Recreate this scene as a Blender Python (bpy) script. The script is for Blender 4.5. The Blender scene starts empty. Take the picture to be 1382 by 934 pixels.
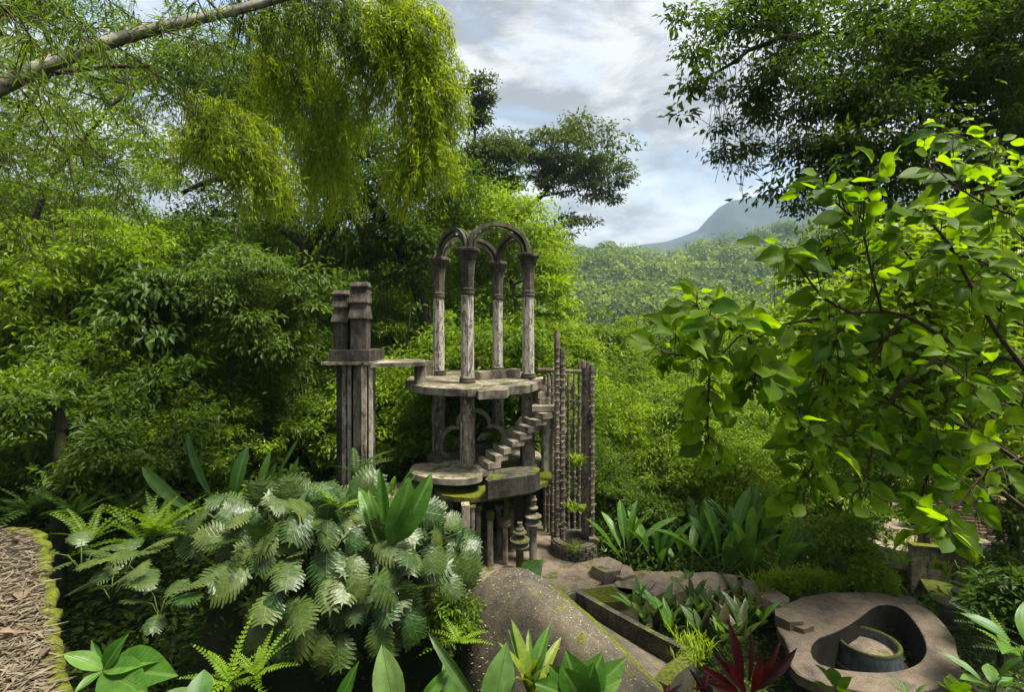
import bpy, math, random
import numpy as np
from mathutils import Vector, Matrix
R = math.radians
rng = np.random.default_rng(7)
random.seed(7)
SC = bpy.context.scene
COL = SC.collection

# ------------------------------------------------------------------ camera
F, CX, HY, EZ = 660.0, 691.0, 435.0, 5.3       # focal in photo pixels, centre, horizon row, eye height
cam = bpy.data.cameras.new('camera')
cam.sensor_width = 36.0
cam.lens = F / 1382.0 * 36.0
cam.shift_y = (HY - 467.0) / 1382.0
cam.clip_start, cam.clip_end = 0.05, 9000
co = bpy.data.objects.new('camera', cam)
co.location = (0, 0, EZ)
co.rotation_euler = (R(90), 0, 0)
COL.objects.link(co)
SC.camera = co

def P(px, py, d):
    return np.array([(px - CX) / F * d, d, EZ - (py - HY) / F * d])
def G(px, py, z=0.0):
    d = (EZ - z) * F / (py - HY)
    return P(px, py, d)

# ------------------------------------------------------------------ sky and sun
SUN_EL, SUN_AZ = R(69), R(108)                  # azimuth from +Y towards +X
sd = Vector((math.sin(SUN_AZ) * math.cos(SUN_EL), math.cos(SUN_AZ) * math.cos(SUN_EL), math.sin(SUN_EL)))
sl = bpy.data.lights.new('sun', 'SUN')
sl.energy = 4.2
sl.angle = R(15)
sl.color = (1.0, 0.955, 0.86)
so = bpy.data.objects.new('sun', sl)
so.rotation_euler = sd.to_track_quat('Z', 'Y').to_euler()
so.location = (20, 10, 40)
COL.objects.link(so)

def N(nt, typ, **kw):
    n = nt.nodes.new(typ)
    for k, v in kw.items():
        if k.startswith('i_'):
            key = k[2:]
            n.inputs[int(key) if key.isdigit() else key.replace('_', ' ')].default_value = v
        else:
            setattr(n, k, v)
    return n
def L(nt, a, b): nt.links.new(a, b)

w = bpy.data.worlds.new('World')
SC.world = w
w.use_nodes = True
nt = w.node_tree
nt.nodes.clear()
out = N(nt, 'ShaderNodeOutputWorld')
bg = N(nt, 'ShaderNodeBackground')
bg.inputs['Strength'].default_value = 0.1
sky = N(nt, 'ShaderNodeTexSky', sky_type='NISHITA', sun_disc=False)
sky.sun_elevation = SUN_EL
sky.sun_rotation = SUN_AZ
sky.air_density, sky.dust_density = 1.2, 2.0
tc = N(nt, 'ShaderNodeTexCoord')
mp = N(nt, 'ShaderNodeMapping')
mp.inputs['Location'].default_value = (0.35, 0.2, 0.55)
mp.inputs['Scale'].default_value = (1.0, 1.0, 1.7)
L(nt, tc.outputs['Generated'], mp.inputs['Vector'])
n1 = N(nt, 'ShaderNodeTexNoise', i_Scale=2.6, i_Detail=9.0, i_Roughness=0.56, i_Distortion=0.5)
L(nt, mp.outputs['Vector'], n1.inputs['Vector'])
r1 = N(nt, 'ShaderNodeValToRGB')
r1.color_ramp.elements[0].position, r1.color_ramp.elements[1].position = 0.30, 0.50
L(nt, n1.outputs['Fac'], r1.inputs['Fac'])
n2 = N(nt, 'ShaderNodeTexNoise', i_Scale=4.6, i_Detail=9.0, i_Roughness=0.58, i_Distortion=0.3)
mp2 = N(nt, 'ShaderNodeMapping')
mp2.inputs['Location'].default_value = (3.1, 1.2, 0.4)
mp2.inputs['Scale'].default_value = (1.0, 1.0, 2.4)
L(nt, tc.outputs['Generated'], mp2.inputs['Vector'])
L(nt, mp2.outputs['Vector'], n2.inputs['Vector'])
r2 = N(nt, 'ShaderNodeValToRGB')
e = r2.color_ramp.elements
e[0].position, e[0].color = 0.42, (1.55, 1.62, 1.75, 1)
e[1].position, e[1].color = 0.58, (3.4, 3.44, 3.5, 1)
L(nt, n2.outputs['Fac'], r2.inputs['Fac'])
mx = N(nt, 'ShaderNodeMix', data_type='RGBA')
L(nt, r1.outputs['Color'], mx.inputs['Factor'])
L(nt, sky.outputs['Color'], mx.inputs['A'])
L(nt, r2.outputs['Color'], mx.inputs['B'])
L(nt, mx.outputs['Result'], bg.inputs['Color'])
L(nt, bg.outputs['Background'], out.inputs['Surface'])

SC.view_settings.view_transform = 'Standard'
SC.view_settings.look = 'None'
SC.view_settings.gamma = 1
SC.view_settings.use_curve_mapping = False
SC.view_settings.exposure = 1.45
cy = SC.cycles
cy.max_bounces = 8
cy.diffuse_bounces = 4
cy.glossy_bounces = 2
cy.transmission_bounces = 4
cy.volume_bounces = 1
cy.transparent_max_bounces = 8
cy.use_denoising = True
cy.caustics_reflective = cy.caustics_refractive = False

# ------------------------------------------------------------------ materials
def newmat(name):
    m = bpy.data.materials.new(name)
    m.use_nodes = True
    m.node_tree.nodes.clear()
    return m, m.node_tree

def leaf_mat(name, c1, c2, trans=0.42, rough=0.45, spec=0.3, tcol=None, big=False, vein=None, mottle=None, hue=0.0):
    m, t = newmat(name)
    o = N(t, 'ShaderNodeOutputMaterial')
    b = N(t, 'ShaderNodeBsdfPrincipled')
    b.inputs['Roughness'].default_value = rough
    b.inputs['Specular IOR Level'].default_value = spec
    tr = N(t, 'ShaderNodeBsdfTranslucent')
    ms = N(t, 'ShaderNodeMixShader')
    ms.inputs['Fac'].default_value = trans
    ramp = N(t, 'ShaderNodeMix', data_type='RGBA')
    ramp.inputs['A'].default_value = (*c1, 1)
    ramp.inputs['B'].default_value = (*c2, 1)
    at = N(t, 'ShaderNodeAttribute', attribute_name='rnd')
    oi = N(t, 'ShaderNodeObjectInfo')
    if big:
        L(t, oi.outputs['Random'], ramp.inputs['Factor'])
    else:
        mul = N(t, 'ShaderNodeMath', operation='MULTIPLY_ADD', i_1=0.65)
        mu2 = N(t, 'ShaderNodeMath', operation='MULTIPLY', i_1=0.35)
        L(t, at.outputs['Fac'], mul.inputs[0])
        L(t, oi.outputs['Random'], mu2.inputs[0])
        L(t, mu2.outputs[0], mul.inputs[2])
        L(t, mul.outputs[0], ramp.inputs['Factor'])
    col = ramp.outputs['Result']
    if big:
        tx = N(t, 'ShaderNodeTexCoord')
        no = N(t, 'ShaderNodeTexNoise', i_Scale=9.0, i_Detail=4.0, i_Roughness=0.6)
        ge = N(t, 'ShaderNodeNewGeometry')
        L(t, ge.outputs['Position'], no.inputs['Vector'])
        mr = N(t, 'ShaderNodeMapRange', i_1=0.35, i_2=0.7, i_3=0.72, i_4=1.25)
        L(t, no.outputs['Fac'], mr.inputs['Value'])
        mm = N(t, 'ShaderNodeMix', data_type='RGBA', blend_type='MULTIPLY')
        mm.inputs['Factor'].default_value = 1.0
        L(t, col, mm.inputs['A'])
        L(t, mr.outputs[0], mm.inputs['B'])
        col = mm.outputs['Result']
        if mottle:
            n3 = N(t, 'ShaderNodeTexNoise', i_Scale=22.0, i_Detail=5.0, i_Roughness=0.7)
            L(t, ge.outputs['Position'], n3.inputs['Vector'])
            m3 = N(t, 'ShaderNodeMapRange', i_1=0.56, i_2=0.68, i_3=0.0, i_4=0.8)
            L(t, n3.outputs['Fac'], m3.inputs['Value'])
            mo = N(t, 'ShaderNodeMix', data_type='RGBA')
            L(t, m3.outputs[0], mo.inputs['Factor'])
            L(t, col, mo.inputs['A'])
            mo.inputs['B'].default_value = (*mottle, 1)
            col = mo.outputs['Result']
        if vein is not None:
            sx = N(t, 'ShaderNodeSeparateXYZ')
            L(t, tx.outputs['Object'], sx.inputs[0])
            ab = N(t, 'ShaderNodeMath', operation='ABSOLUTE')
            L(t, sx.outputs['X'], ab.inputs[0])
            ma = N(t, 'ShaderNodeMath', operation='MULTIPLY_ADD', i_1=-0.9)
            L(t, ab.outputs[0], ma.inputs[0])
            L(t, sx.outputs['Y'], ma.inputs[2])
            sc = N(t, 'ShaderNodeMath', operation='MULTIPLY', i_1=vein[0])
            L(t, ma.outputs[0], sc.inputs[0])
            fr = N(t, 'ShaderNodeMath', operation='FRACT')
            L(t, sc.outputs[0], fr.inputs[0])
            le = N(t, 'ShaderNodeMapRange', i_1=0.0, i_2=0.16, i_3=1.0, i_4=0.0)
            L(t, fr.outputs[0], le.inputs['Value'])
            mid = N(t, 'ShaderNodeMapRange', i_1=vein[1] * 0.4, i_2=vein[1], i_3=1.0, i_4=0.0)
            L(t, ab.outputs[0], mid.inputs['Value'])
            mxx = N(t, 'ShaderNodeMath', operation='MAXIMUM')
            L(t, le.outputs[0], mxx.inputs[0])
            L(t, mid.outputs[0], mxx.inputs[1])
            scl = N(t, 'ShaderNodeMath', operation='MULTIPLY', i_1=0.55)
            L(t, mxx.outputs[0], scl.inputs[0])
            vm = N(t, 'ShaderNodeMix', data_type='RGBA')
            L(t, scl.outputs[0], vm.inputs['Factor'])
            L(t, col, vm.inputs['A'])
            vm.inputs['B'].default_value = (*vein[2], 1)
            col = vm.outputs['Result']
            bp = N(t, 'ShaderNodeBump', i_Strength=0.35, i_Distance=0.01)
            L(t, mxx.outputs[0], bp.inputs['Height'])
            bp.invert = True
            L(t, bp.outputs['Normal'], b.inputs['Normal'])
    L(t, col, b.inputs['Base Color'])
    tm = N(t, 'ShaderNodeMix', data_type='RGBA', blend_type='MULTIPLY')
    tm.inputs['Factor'].default_value = 1.0
    L(t, col, tm.inputs['A'])
    tm.inputs['B'].default_value = (*(tcol or (2.0, 1.9, 0.9)), 1)
    L(t, tm.outputs['Result'], tr.inputs['Color'])
    L(t, b.outputs[0], ms.inputs[1])
    L(t, tr.outputs[0], ms.inputs[2])
    L(t, ms.outputs[0], o.inputs['Surface'])
    return m

def concrete(name, base=(0.21, 0.19, 0.155), dark=(0.035, 0.032, 0.028), stain=0.5, moss=0.3, white=0.0,
             mosscol=(0.13, 0.15, 0.012), speck=0.3, mossup=0.25, streak=0.35, bump=0.5, red=0.0):
    """weathered concrete: patches, vertical streaks, pale lichen, moss on what faces up"""
    m, t = newmat(name)
    o = N(t, 'ShaderNodeOutputMaterial')
    b = N(t, 'ShaderNodeBsdfPrincipled')
    b.inputs['Roughness'].default_value = 0.92
    b.inputs['Specular IOR Level'].default_value = 0.2
    ge = N(t, 'ShaderNodeNewGeometry')
    pos = ge.outputs['Position']
    def noise(scale, det=6.0, ro=0.6, stretch=None, vec=pos):
        n = N(t, 'ShaderNodeTexNoise', i_Scale=scale, i_Detail=det, i_Roughness=ro)
        if stretch:
            mpn = N(t, 'ShaderNodeMapping')
            mpn.inputs['Scale'].default_value = stretch
            L(t, vec, mpn.inputs['Vector'])
            vec = mpn.outputs['Vector']
        L(t, vec, n.inputs['Vector'])
        return n.outputs['Fac']
    def mrange(v, a, c, lo=0.0, hi=1.0):
        n = N(t, 'ShaderNodeMapRange', i_1=a, i_2=c, i_3=lo, i_4=hi)
        L(t, v, n.inputs['Value'])
        return n.outputs[0]
    def mix(fac, a, bcol, typ='MIX'):
        n = N(t, 'ShaderNodeMix', data_type='RGBA', blend_type=typ)
        if isinstance(fac, float): n.inputs['Factor'].default_value = fac
        else: L(t, fac, n.inputs['Factor'])
        for key, v in (('A', a), ('B', bcol)):
            if isinstance(v, tuple): n.inputs[key].default_value = (*v, 1)
            else: L(t, v, n.inputs[key])
        return n.outputs['Result']
    def math_(op, a, c):
        n = N(t, 'ShaderNodeMath', operation=op)
        n.use_clamp = True
        for i, v in enumerate((a, c)):
            if isinstance(v, (float, int)): n.inputs[i].default_value = v
            else: L(t, v, n.inputs[i])
        return n.outputs[0]
    big = noise(1.7, 7)
    mid = noise(7.0, 6, 0.65)
    fine = noise(60.0, 4, 0.7)
    strk = noise(8.0, 8, 0.72, (1, 1, 0.28))
    lighter = tuple(min(1, c * 1.6) for c in base)
    c = mix(mrange(mid, 0.35, 0.68), base, lighter)
    if red:
        c = mix(mrange(noise(3.0), 0.45, 0.7, 0, red), c, (0.16, 0.085, 0.05))
    sm = mrange(strk, 0.72 - 0.4 * streak, 0.80 - 0.2 * streak)
    c = mix(sm, c, dark)
    bm = mrange(big, 0.70 - 0.42 * stain, 0.86 - 0.34 * stain)
    c = mix(math_('MULTIPLY', bm, 0.85), c, dark)
    if white:
        wm = mrange(noise(12.0, 8, 0.8, (1, 1, 0.33)), 0.66 - 0.2 * white, 0.70 - 0.2 * white)
        c = mix(math_('MULTIPLY', wm, .92), c, (0.62, 0.57, 0.48))
    if speck:
        vo = N(t, 'ShaderNodeTexVoronoi', i_Scale=38.0)
        L(t, pos, vo.inputs['Vector'])
        c = mix(math_('MULTIPLY', mrange(vo.outputs['Distance'], 0.16, 0.24, 1.0, 0.0), speck), c, (0.5, 0.47, 0.4))
    c = mix(mrange(fine, 0.3, 0.7, 0.0, 0.5), c, dark)
    if moss:
        sx = N(t, 'ShaderNodeSeparateXYZ')
        L(t, ge.outputs['Normal'], sx.inputs[0])
        up = mrange(sx.outputs['Z'], -0.2, 0.8, 0.0, mossup)
        mn = math_('ADD', noise(2.6, 8, 0.68), up)
        mm = mrange(mn, 0.80 - 0.3 * moss, 0.88 - 0.28 * moss)
        mcol = mix(mrange(noise(26.0, 4), 0.35, 0.65), mosscol, tuple(v * 0.35 for v in mosscol))
        c = mix(mm, c, mcol)
    L(t, c, b.inputs['Base Color'])
    bp = N(t, 'ShaderNodeBump', i_Strength=bump, i_Distance=0.03)
    hh = math_('ADD', math_('MULTIPLY', mid, 0.5), math_('MULTIPLY', fine, 0.35))
    L(t, hh, bp.inputs['Height'])
    L(t, bp.outputs['Normal'], b.inputs['Normal'])
    L(t, b.outputs[0], o.inputs['Surface'])
    return m

def simple(name, c1, c2, scale=5.0, rough=0.9, stretch=None, bump=0.3, spec=0.2, lo=0.35, hi=0.65):
    m, t = newmat(name)
    o = N(t, 'ShaderNodeOutputMaterial')
    b = N(t, 'ShaderNodeBsdfPrincipled')
    b.inputs['Roughness'].default_value = rough
    b.inputs['Specular IOR Level'].default_value = spec
    ge = N(t, 'ShaderNodeNewGeometry')
    n = N(t, 'ShaderNodeTexNoise', i_Scale=scale, i_Detail=6.0, i_Roughness=0.65)
    vec = ge.outputs['Position']
    if stretch:
        mpn = N(t, 'ShaderNodeMapping')
        mpn.inputs['Scale'].default_value = stretch
        L(t, vec, mpn.inputs['Vector'])
        vec = mpn.outputs['Vector']
    L(t, vec, n.inputs['Vector'])
    mr = N(t, 'ShaderNodeMapRange', i_1=lo, i_2=hi)
    L(t, n.outputs['Fac'], mr.inputs['Value'])
    mxn = N(t, 'ShaderNodeMix', data_type='RGBA')
    mxn.inputs['A'].default_value = (*c1, 1)
    mxn.inputs['B'].default_value = (*c2, 1)
    L(t, mr.outputs[0], mxn.inputs['Factor'])
    L(t, mxn.outputs['Result'], b.inputs['Base Color'])
    if bump:
        bp = N(t, 'ShaderNodeBump', i_Strength=bump, i_Distance=0.05)
        L(t, n.outputs['Fac'], bp.inputs['Height'])
        L(t, bp.outputs['Normal'], b.inputs['Normal'])
    L(t, b.outputs[0], o.inputs['Surface'])
    return m

M = dict(
    con=concrete('weathered_concrete', base=(0.27, 0.23, 0.17), dark=(0.024, 0.021, 0.017), stain=0.68, moss=0.14, streak=0.62),
    shaft=concrete('column_shaft', base=(0.22, 0.18, 0.135), dark=(0.028, 0.024, 0.019), stain=0.40, moss=0.03, white=1.0, streak=0.72, speck=0.1, red=0.35),
    shaft_low=concrete('lower_column', base=(0.36, 0.29, 0.205), dark=(0.03, 0.025, 0.02), stain=0.46, moss=0.06, white=0.6, streak=0.66, speck=0.0, red=0.4),
    capital=concrete('column_capital', base=(0.13, 0.108, 0.08), dark=(0.018, 0.016, 0.013), stain=0.66, moss=0.03, streak=0.7, speck=0.6),
    pale=concrete('pale_concrete', base=(0.44, 0.38, 0.29), stain=0.32, moss=0.05, streak=0.55, speck=0.0),
    step=concrete('stair_concrete', base=(0.32, 0.27, 0.2), dark=(0.028, 0.025, 0.02), stain=0.62, moss=0.1, streak=0.35, speck=0.5),
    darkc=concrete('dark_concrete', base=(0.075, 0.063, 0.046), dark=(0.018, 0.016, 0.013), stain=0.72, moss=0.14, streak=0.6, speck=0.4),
    path=concrete('path_concrete', base=(0.23, 0.175, 0.125), stain=0.5, moss=0.04, streak=0.1, speck=0.6, bump=0.5),
    mound=concrete('mound_concrete', base=(0.105, 0.086, 0.056), stain=0.66, moss=0.78, streak=0.1, speck=0.4, mossup=0.0, bump=0.8),
    pool=concrete('pool_deck_concrete', base=(0.13, 0.10, 0.068), stain=0.46, moss=0.3, streak=0.1, speck=0.4, bump=0.5, mossup=0.0),
    mossy=concrete('mossy_concrete', base=(0.08, 0.07, 0.05), stain=0.5, moss=0.85, streak=0.3, speck=0.0, mosscol=(0.085, 0.1, 0.01)),
    mossrim=concrete('moss_rim', base=(0.07, 0.06, 0.04), stain=0.4, moss=0.95, streak=0.1, speck=0.0, mossup=0.35, mosscol=(0.13, 0.15, 0.01), bump=1.0),
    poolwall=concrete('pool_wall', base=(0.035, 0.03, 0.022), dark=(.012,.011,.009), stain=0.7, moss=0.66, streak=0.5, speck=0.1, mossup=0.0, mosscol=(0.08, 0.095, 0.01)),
    drum=concrete('blue_grey_render', base=(0.11, 0.14, 0.15), stain=0.7, moss=0.3, streak=0.6, speck=0.0, mosscol=(0.07, 0.09, 0.012)),
    poles=concrete('concrete_poles', base=(0.21, 0.165, 0.12), stain=0.52, moss=0.05, streak=0.6, speck=0.3, red=0.4),
    polestub=concrete('pole_stub', base=(0.27, 0.23, 0.18), stain=0.4, moss=0.05, streak=0.3, speck=0.0),
    stone=concrete('planter_stone', base=(0.12, 0.1, 0.072), stain=0.6, moss=0.1, streak=0.1, speck=0.3),
    brick=concrete('thin_brick', base=(0.2, 0.13, 0.085), stain=0.4, moss=0.1, streak=0.1, speck=0.0),
    bark=simple('bark', (0.02, 0.016, 0.011), (0.07, 0.056, 0.04), 6.0, stretch=(1, 1, 0.3), bump=0.6),
    barkpale=simple('pale_bark', (0.08, 0.065, 0.045), (0.2, 0.18, 0.14), 5.0, stretch=(1, 1, 0.5), bump=0.4),
    barkmoss=simple('mossy_bark', (0.014, 0.013, 0.008), (0.045, 0.05, 0.014), 4.0, bump=0.6),
    culm=simple('bamboo_culm', (0.05, 0.045, 0.02), (0.25, 0.23, 0.16), 4.5, rough=0.55, bump=0.08, spec=0.4, lo=0.42, hi=0.6),
    twig=simple('twig', (0.022, 0.016, 0.01), (0.075, 0.05, 0.028), 8.0, bump=0.2),
    soil=simple('forest_soil', (0.012, 0.009, 0.006), (0.035, 0.027, 0.015), 1.5, bump=0.6),
    terrain=simple('forest_floor', (0.01, 0.012, 0.005), (0.028, 0.036, 0.01), 0.8, bump=0.5),
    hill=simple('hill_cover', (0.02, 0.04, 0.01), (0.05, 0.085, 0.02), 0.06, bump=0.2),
    mountain=simple('mountain_hazed_cover', (0.016, 0.028, 0.032), (0.045, 0.058, 0.055), 0.02, bump=0.6),  # bluish distance haze is mixed into the cover colour
    straw=leaf_mat('dry_bamboo_leaf', (0.045, 0.034, 0.02), (0.24, 0.195, 0.13), trans=0.05, rough=0.8, spec=0.1),
    strawpale=leaf_mat('pale_fallen_leaf', (0.22, 0.18, 0.12), (0.5, 0.45, 0.35), trans=0.05, rough=0.8, spec=0.1),
    deadleaf=leaf_mat('dead_leaf', (0.13, 0.085, 0.055), (0.2, 0.14, 0.09), trans=0.05, rough=0.7, big=True),
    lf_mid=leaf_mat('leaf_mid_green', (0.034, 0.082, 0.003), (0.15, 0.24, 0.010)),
    lf_bright=leaf_mat('leaf_bright_green', (0.07, 0.135, 0.004), (0.22, 0.32, 0.010)),
    lf_dark=leaf_mat('leaf_dark_green', (0.016, 0.043, 0.004), (0.075, 0.135, 0.008), rough=0.5, spec=0.25),
    lf_over=leaf_mat('leaf_overhang_green', (0.014, 0.04, 0.003), (0.085, 0.15, 0.006), rough=0.5, spec=0.2, trans=.5),
    lf_olive=leaf_mat('leaf_grey_green', (0.025, 0.045, 0.008), (0.085, 0.12, 0.022)),
    lf_bamboo=leaf_mat('bamboo_leaf_yellow_green', (0.12, 0.175, 0.002), (0.34, 0.43, 0.004), trans=0.5, spec=.2),
    lf_bamboo2=leaf_mat('bamboo_leaf_green', (0.045, 0.09, 0.006), (0.14, 0.21, 0.01), trans=0.45, spec=.2),
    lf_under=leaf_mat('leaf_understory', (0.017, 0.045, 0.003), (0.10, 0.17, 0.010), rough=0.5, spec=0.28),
    lf_far=leaf_mat('leaf_far_canopy', (0.03, 0.07, 0.004), (0.22, 0.28, 0.02), trans=0.25, spec=.1),
    lf_lime=leaf_mat('leaf_lime', (0.11, 0.18, 0.004), (0.25, 0.34, 0.012), trans=0.4),
    lf_fern=leaf_mat('fern_frond', (0.07, 0.14, 0.006), (0.19, 0.30, 0.014), trans=0.35, rough=0.5),
    lf_ferndark=leaf_mat('fern_frond_dark', (0.02, 0.05, 0.006), (0.06, 0.11, 0.014), trans=0.3, rough=0.5),
    monstera=leaf_mat('split_leaf', (0.014, 0.052, 0.006), (0.08, 0.115, 0.022), trans=0.15, rough=0.42, spec=0.38, big=True, vein=(7.0, 0.018, (0.11, 0.14, 0.035)), mottle=(0.14, 0.12, 0.05)),
    paddle=leaf_mat('paddle_leaf', (0.035, 0.12, 0.010), (0.12, 0.24, 0.035), trans=0.35, rough=0.42, spec=0.35, big=True, vein=(16.0, 0.02, (0.16, 0.25, 0.06))),
    broad=leaf_mat('broad_backlit_leaf', (0.035, 0.105, 0.001), (0.17, 0.27, 0.003), trans=0.62, rough=0.5, spec=0.2, big=True, vein=(13.0, 0.008, (0.17, 0.24, 0.02)), mottle=(0.06, 0.09, 0.004)),
    lf_near=leaf_mat('near_small_leaf', (0.03, 0.095, 0.001), (0.17, 0.27, 0.003), trans=0.62, rough=0.5, spec=0.18),
    ribbed=leaf_mat('ribbed_leaf', (0.055, 0.135, 0.02), (0.13, 0.21, 0.055), trans=0.25, rough=0.45, spec=0.35, big=True, vein=(26.0, 0.01, (0.02, 0.06, 0.01))),
    bronze=leaf_mat('bronze_leaf', (0.04, 0.03, 0.009), (0.045, 0.095, 0.018), trans=0.25, rough=0.4, big=True),
    redleaf=leaf_mat('dark_red_leaf', (0.03, 0.013, 0.009), (0.16, 0.008, 0.014), trans=0.25, rough=0.4, spec=0.4, big=True, tcol=(2.0, 0.8, 0.8), mottle=(0.03, 0.035, 0.015)),
    varieg=leaf_mat('variegated_leaf', (0.06, 0.13, 0.012), (0.24, 0.27, 0.02), trans=0.3, rough=0.45, big=True, mottle=(0.3, 0.28, 0.06)),
    stem=simple('green_stem', (0.04, 0.07, 0.015), (0.09, 0.13, 0.03), 6.0, rough=0.5, bump=0.0),
)

# ------------------------------------------------------------------ mesh helpers
class MB:
    """collects vertices and polygons, builds ONE mesh object"""
    def __init__(s): s.v, s.f, s.n, s.r = [], [], 0, []
    def add(s, v, faces, rnd=None):
        v = np.asarray(v, float).reshape(-1, 3)
        s.v.append(v)
        for f in (faces if isinstance(faces, list) else [faces]):
            f = np.asarray(f, int)
            if f.ndim == 1: f = f[None]
            s.f.append(f + s.n)
        s.n += len(v)
        s.r.append(np.full(len(v), 0.5) if rnd is None else rnd)
        return s
    def mesh(s, name, off=(0, 0, 0), smooth=False):
        v = np.concatenate(s.v) - np.asarray(off, float)
        me = bpy.data.meshes.new(name)
        me.vertices.add(len(v))
        me.vertices.foreach_set('co', v.astype(np.float32).ravel())
        tot = np.concatenate([np.full(len(f), f.shape[1]) for f in s.f])
        idx = np.concatenate([f.ravel() for f in s.f])
        me.loops.add(len(idx))
        me.loops.foreach_set('vertex_index', idx.astype(np.int32))
        me.polygons.add(len(tot))
        st = np.concatenate([[0], np.cumsum(tot)[:-1]])
        me.polygons.foreach_set('loop_start', st.astype(np.int32))
        me.polygons.foreach_set('loop_total', tot.astype(np.int32))
        me.polygons.foreach_set('use_smooth', np.full(len(tot), smooth, bool))
        a = me.attributes.new('rnd', 'FLOAT', 'POINT')
        a.data.foreach_set('value', np.concatenate(s.r).astype(np.float32))
        me.update(calc_edges=True)
        return me
    def build(s, name, mat, parent=None, smooth=False, kind=None, loc=None):
        base = parent_world(parent) if parent is not None else np.zeros(3)
        org = np.asarray(loc, float) if loc is not None else base
        me = s.mesh(name, org, smooth)
        me.materials.append(M[mat] if isinstance(mat, str) else mat)
        o = bpy.data.objects.new(name, me)
        o.location = org - base
        o.parent = parent
        COL.objects.link(o)
        if kind: o['kind'] = kind
        return o

def parent_world(p):
    v = np.zeros(3)
    while p is not None:
        v += np.array(p.location)
        p = p.parent
    return v

def tag(o, label, cat, group=None, kind=None):
    o['label'] = label
    o['category'] = cat
    if not kind and cat: o['kind'] = 'thing'
    if group: o['group'] = group
    if kind: o['kind'] = kind
    return o
def thing(name, label, cat, loc=(0, 0, 0), group=None, rotz=0.0, scale=1.0):
    o = bpy.data.objects.new(name, None)
    o.location = tuple(float(v) for v in loc)
    o.rotation_euler = (0, 0, rotz)
    o.scale = (scale,) * 3 if np.isscalar(scale) else scale
    o.empty_display_size = 0.2
    COL.objects.link(o)
    return tag(o, label, cat, group)
def copy_tree(o, parent=None):
    c = o.copy()
    COL.objects.link(c)
    c.parent = parent
    for ch in list(o.children): copy_tree(ch, c)
    return c
def struct(o): o['kind'] = 'structure'; return o
def inst(name, me, parent, mat4):
    o = bpy.data.objects.new(name, me)
    o.parent = parent
    o.matrix_basis = mat4
    COL.objects.link(o)
    return o

def norm(a):
    a = np.asarray(a, float)
    return a / np.maximum(np.linalg.norm(a, axis=-1, keepdims=True), 1e-9)

def tube(mb, pts, rad, n=6, cap=True, rnd=0.5):
    pts = np.asarray(pts, float)
    k = len(pts)
    rad = np.full(k, rad) if np.isscalar(rad) else np.asarray(rad, float)
    tg = norm(np.gradient(pts, axis=0))
    u = np.cross(tg[0], [0, 0, 1.0])
    if np.linalg.norm(u) < 1e-3: u = np.array([1.0, 0, 0])
    u = norm(u)
    a = np.arange(n) * 2 * math.pi / n
    vs = []
    for i in range(k):
        u = norm(u - tg[i] * np.dot(u, tg[i]))
        wv = np.cross(tg[i], u)
        vs.append(pts[i] + rad[i] * (np.cos(a)[:, None] * u + np.sin(a)[:, None] * wv))
    i, j = np.meshgrid(np.arange(k - 1), np.arange(n), indexing='ij')
    jn = (j + 1) % n
    q = np.stack([i * n + j, i * n + jn, (i + 1) * n + jn, (i + 1) * n + j], -1).reshape(-1, 4)
    fs = [q]
    if cap and n > 2: fs += [np.arange(n)[::-1], np.arange(n) + (k - 1) * n]
    mb.add(np.concatenate(vs), fs, np.full(k * n, rnd))
    return mb

def curve(pts, n=10):
    """Catmull-Rom through points"""
    p = np.asarray(pts, float)
    if len(p) < 3:
        t = np.linspace(0, 1, n)[:, None]
        return p[0] * (1 - t) + p[-1] * t
    q = np.concatenate([[2 * p[0] - p[1]], p, [2 * p[-1] - p[-2]]])
    o = []
    m = max(4, n // (len(p) - 1) + 1)
    for i in range(len(p) - 1):
        t = np.linspace(0, 1, m, endpoint=(i == len(p) - 2))[:, None]
        a, b, c, d = q[i], q[i + 1], q[i + 2], q[i + 3]
        o.append(0.5 * (2 * b + (c - a) * t + (2 * a - 5 * b + 4 * c - d) * t ** 2 + (3 * b - a - 3 * c + d) * t ** 3))
    o = np.concatenate(o)
    s = np.linspace(0, len(o) - 1, n)
    return np.stack([np.interp(s, np.arange(len(o)), o[:, k]) for k in range(3)], 1)

def box(mb, c, s, rz=0.0, bev=0.0, jit=0.0):
    """box with centre c, size s, turned about z, chamfered vertical edges optional"""
    x, y, z = np.asarray(s, float) / 2
    if bev:
        b = bev
        ring = np.array([(-x + b, -y), (x - b, -y), (x, -y + b), (x, y - b), (x - b, y), (-x + b, y), (-x, y - b), (-x, -y + b)])
    else:
        ring = np.array([(-x, -y), (x, -y), (x, y), (-x, y)])
    if jit: ring = ring + rng.normal(0, jit, ring.shape)
    return prism(mb, ring, -z, z, c, rz)

def prism(mb, ring, z0, z1, c=(0, 0, 0), rz=0.0, top=1.0):
    ring = np.asarray(ring, float)
    n = len(ring)
    ca, sa = math.cos(rz), math.sin(rz)
    def put(r, z):
        return np.stack([r[:, 0] * ca - r[:, 1] * sa + c[0], r[:, 0] * sa + r[:, 1] * ca + c[1], np.full(n, z + c[2])], 1)
    v = np.concatenate([put(ring, z0), put(ring * top, z1)])
    i = np.arange(n)
    j = (i + 1) % n
    mb.add(v, [np.stack([i, j, j + n, i + n], 1), i[::-1], i + n])
    return mb

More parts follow.
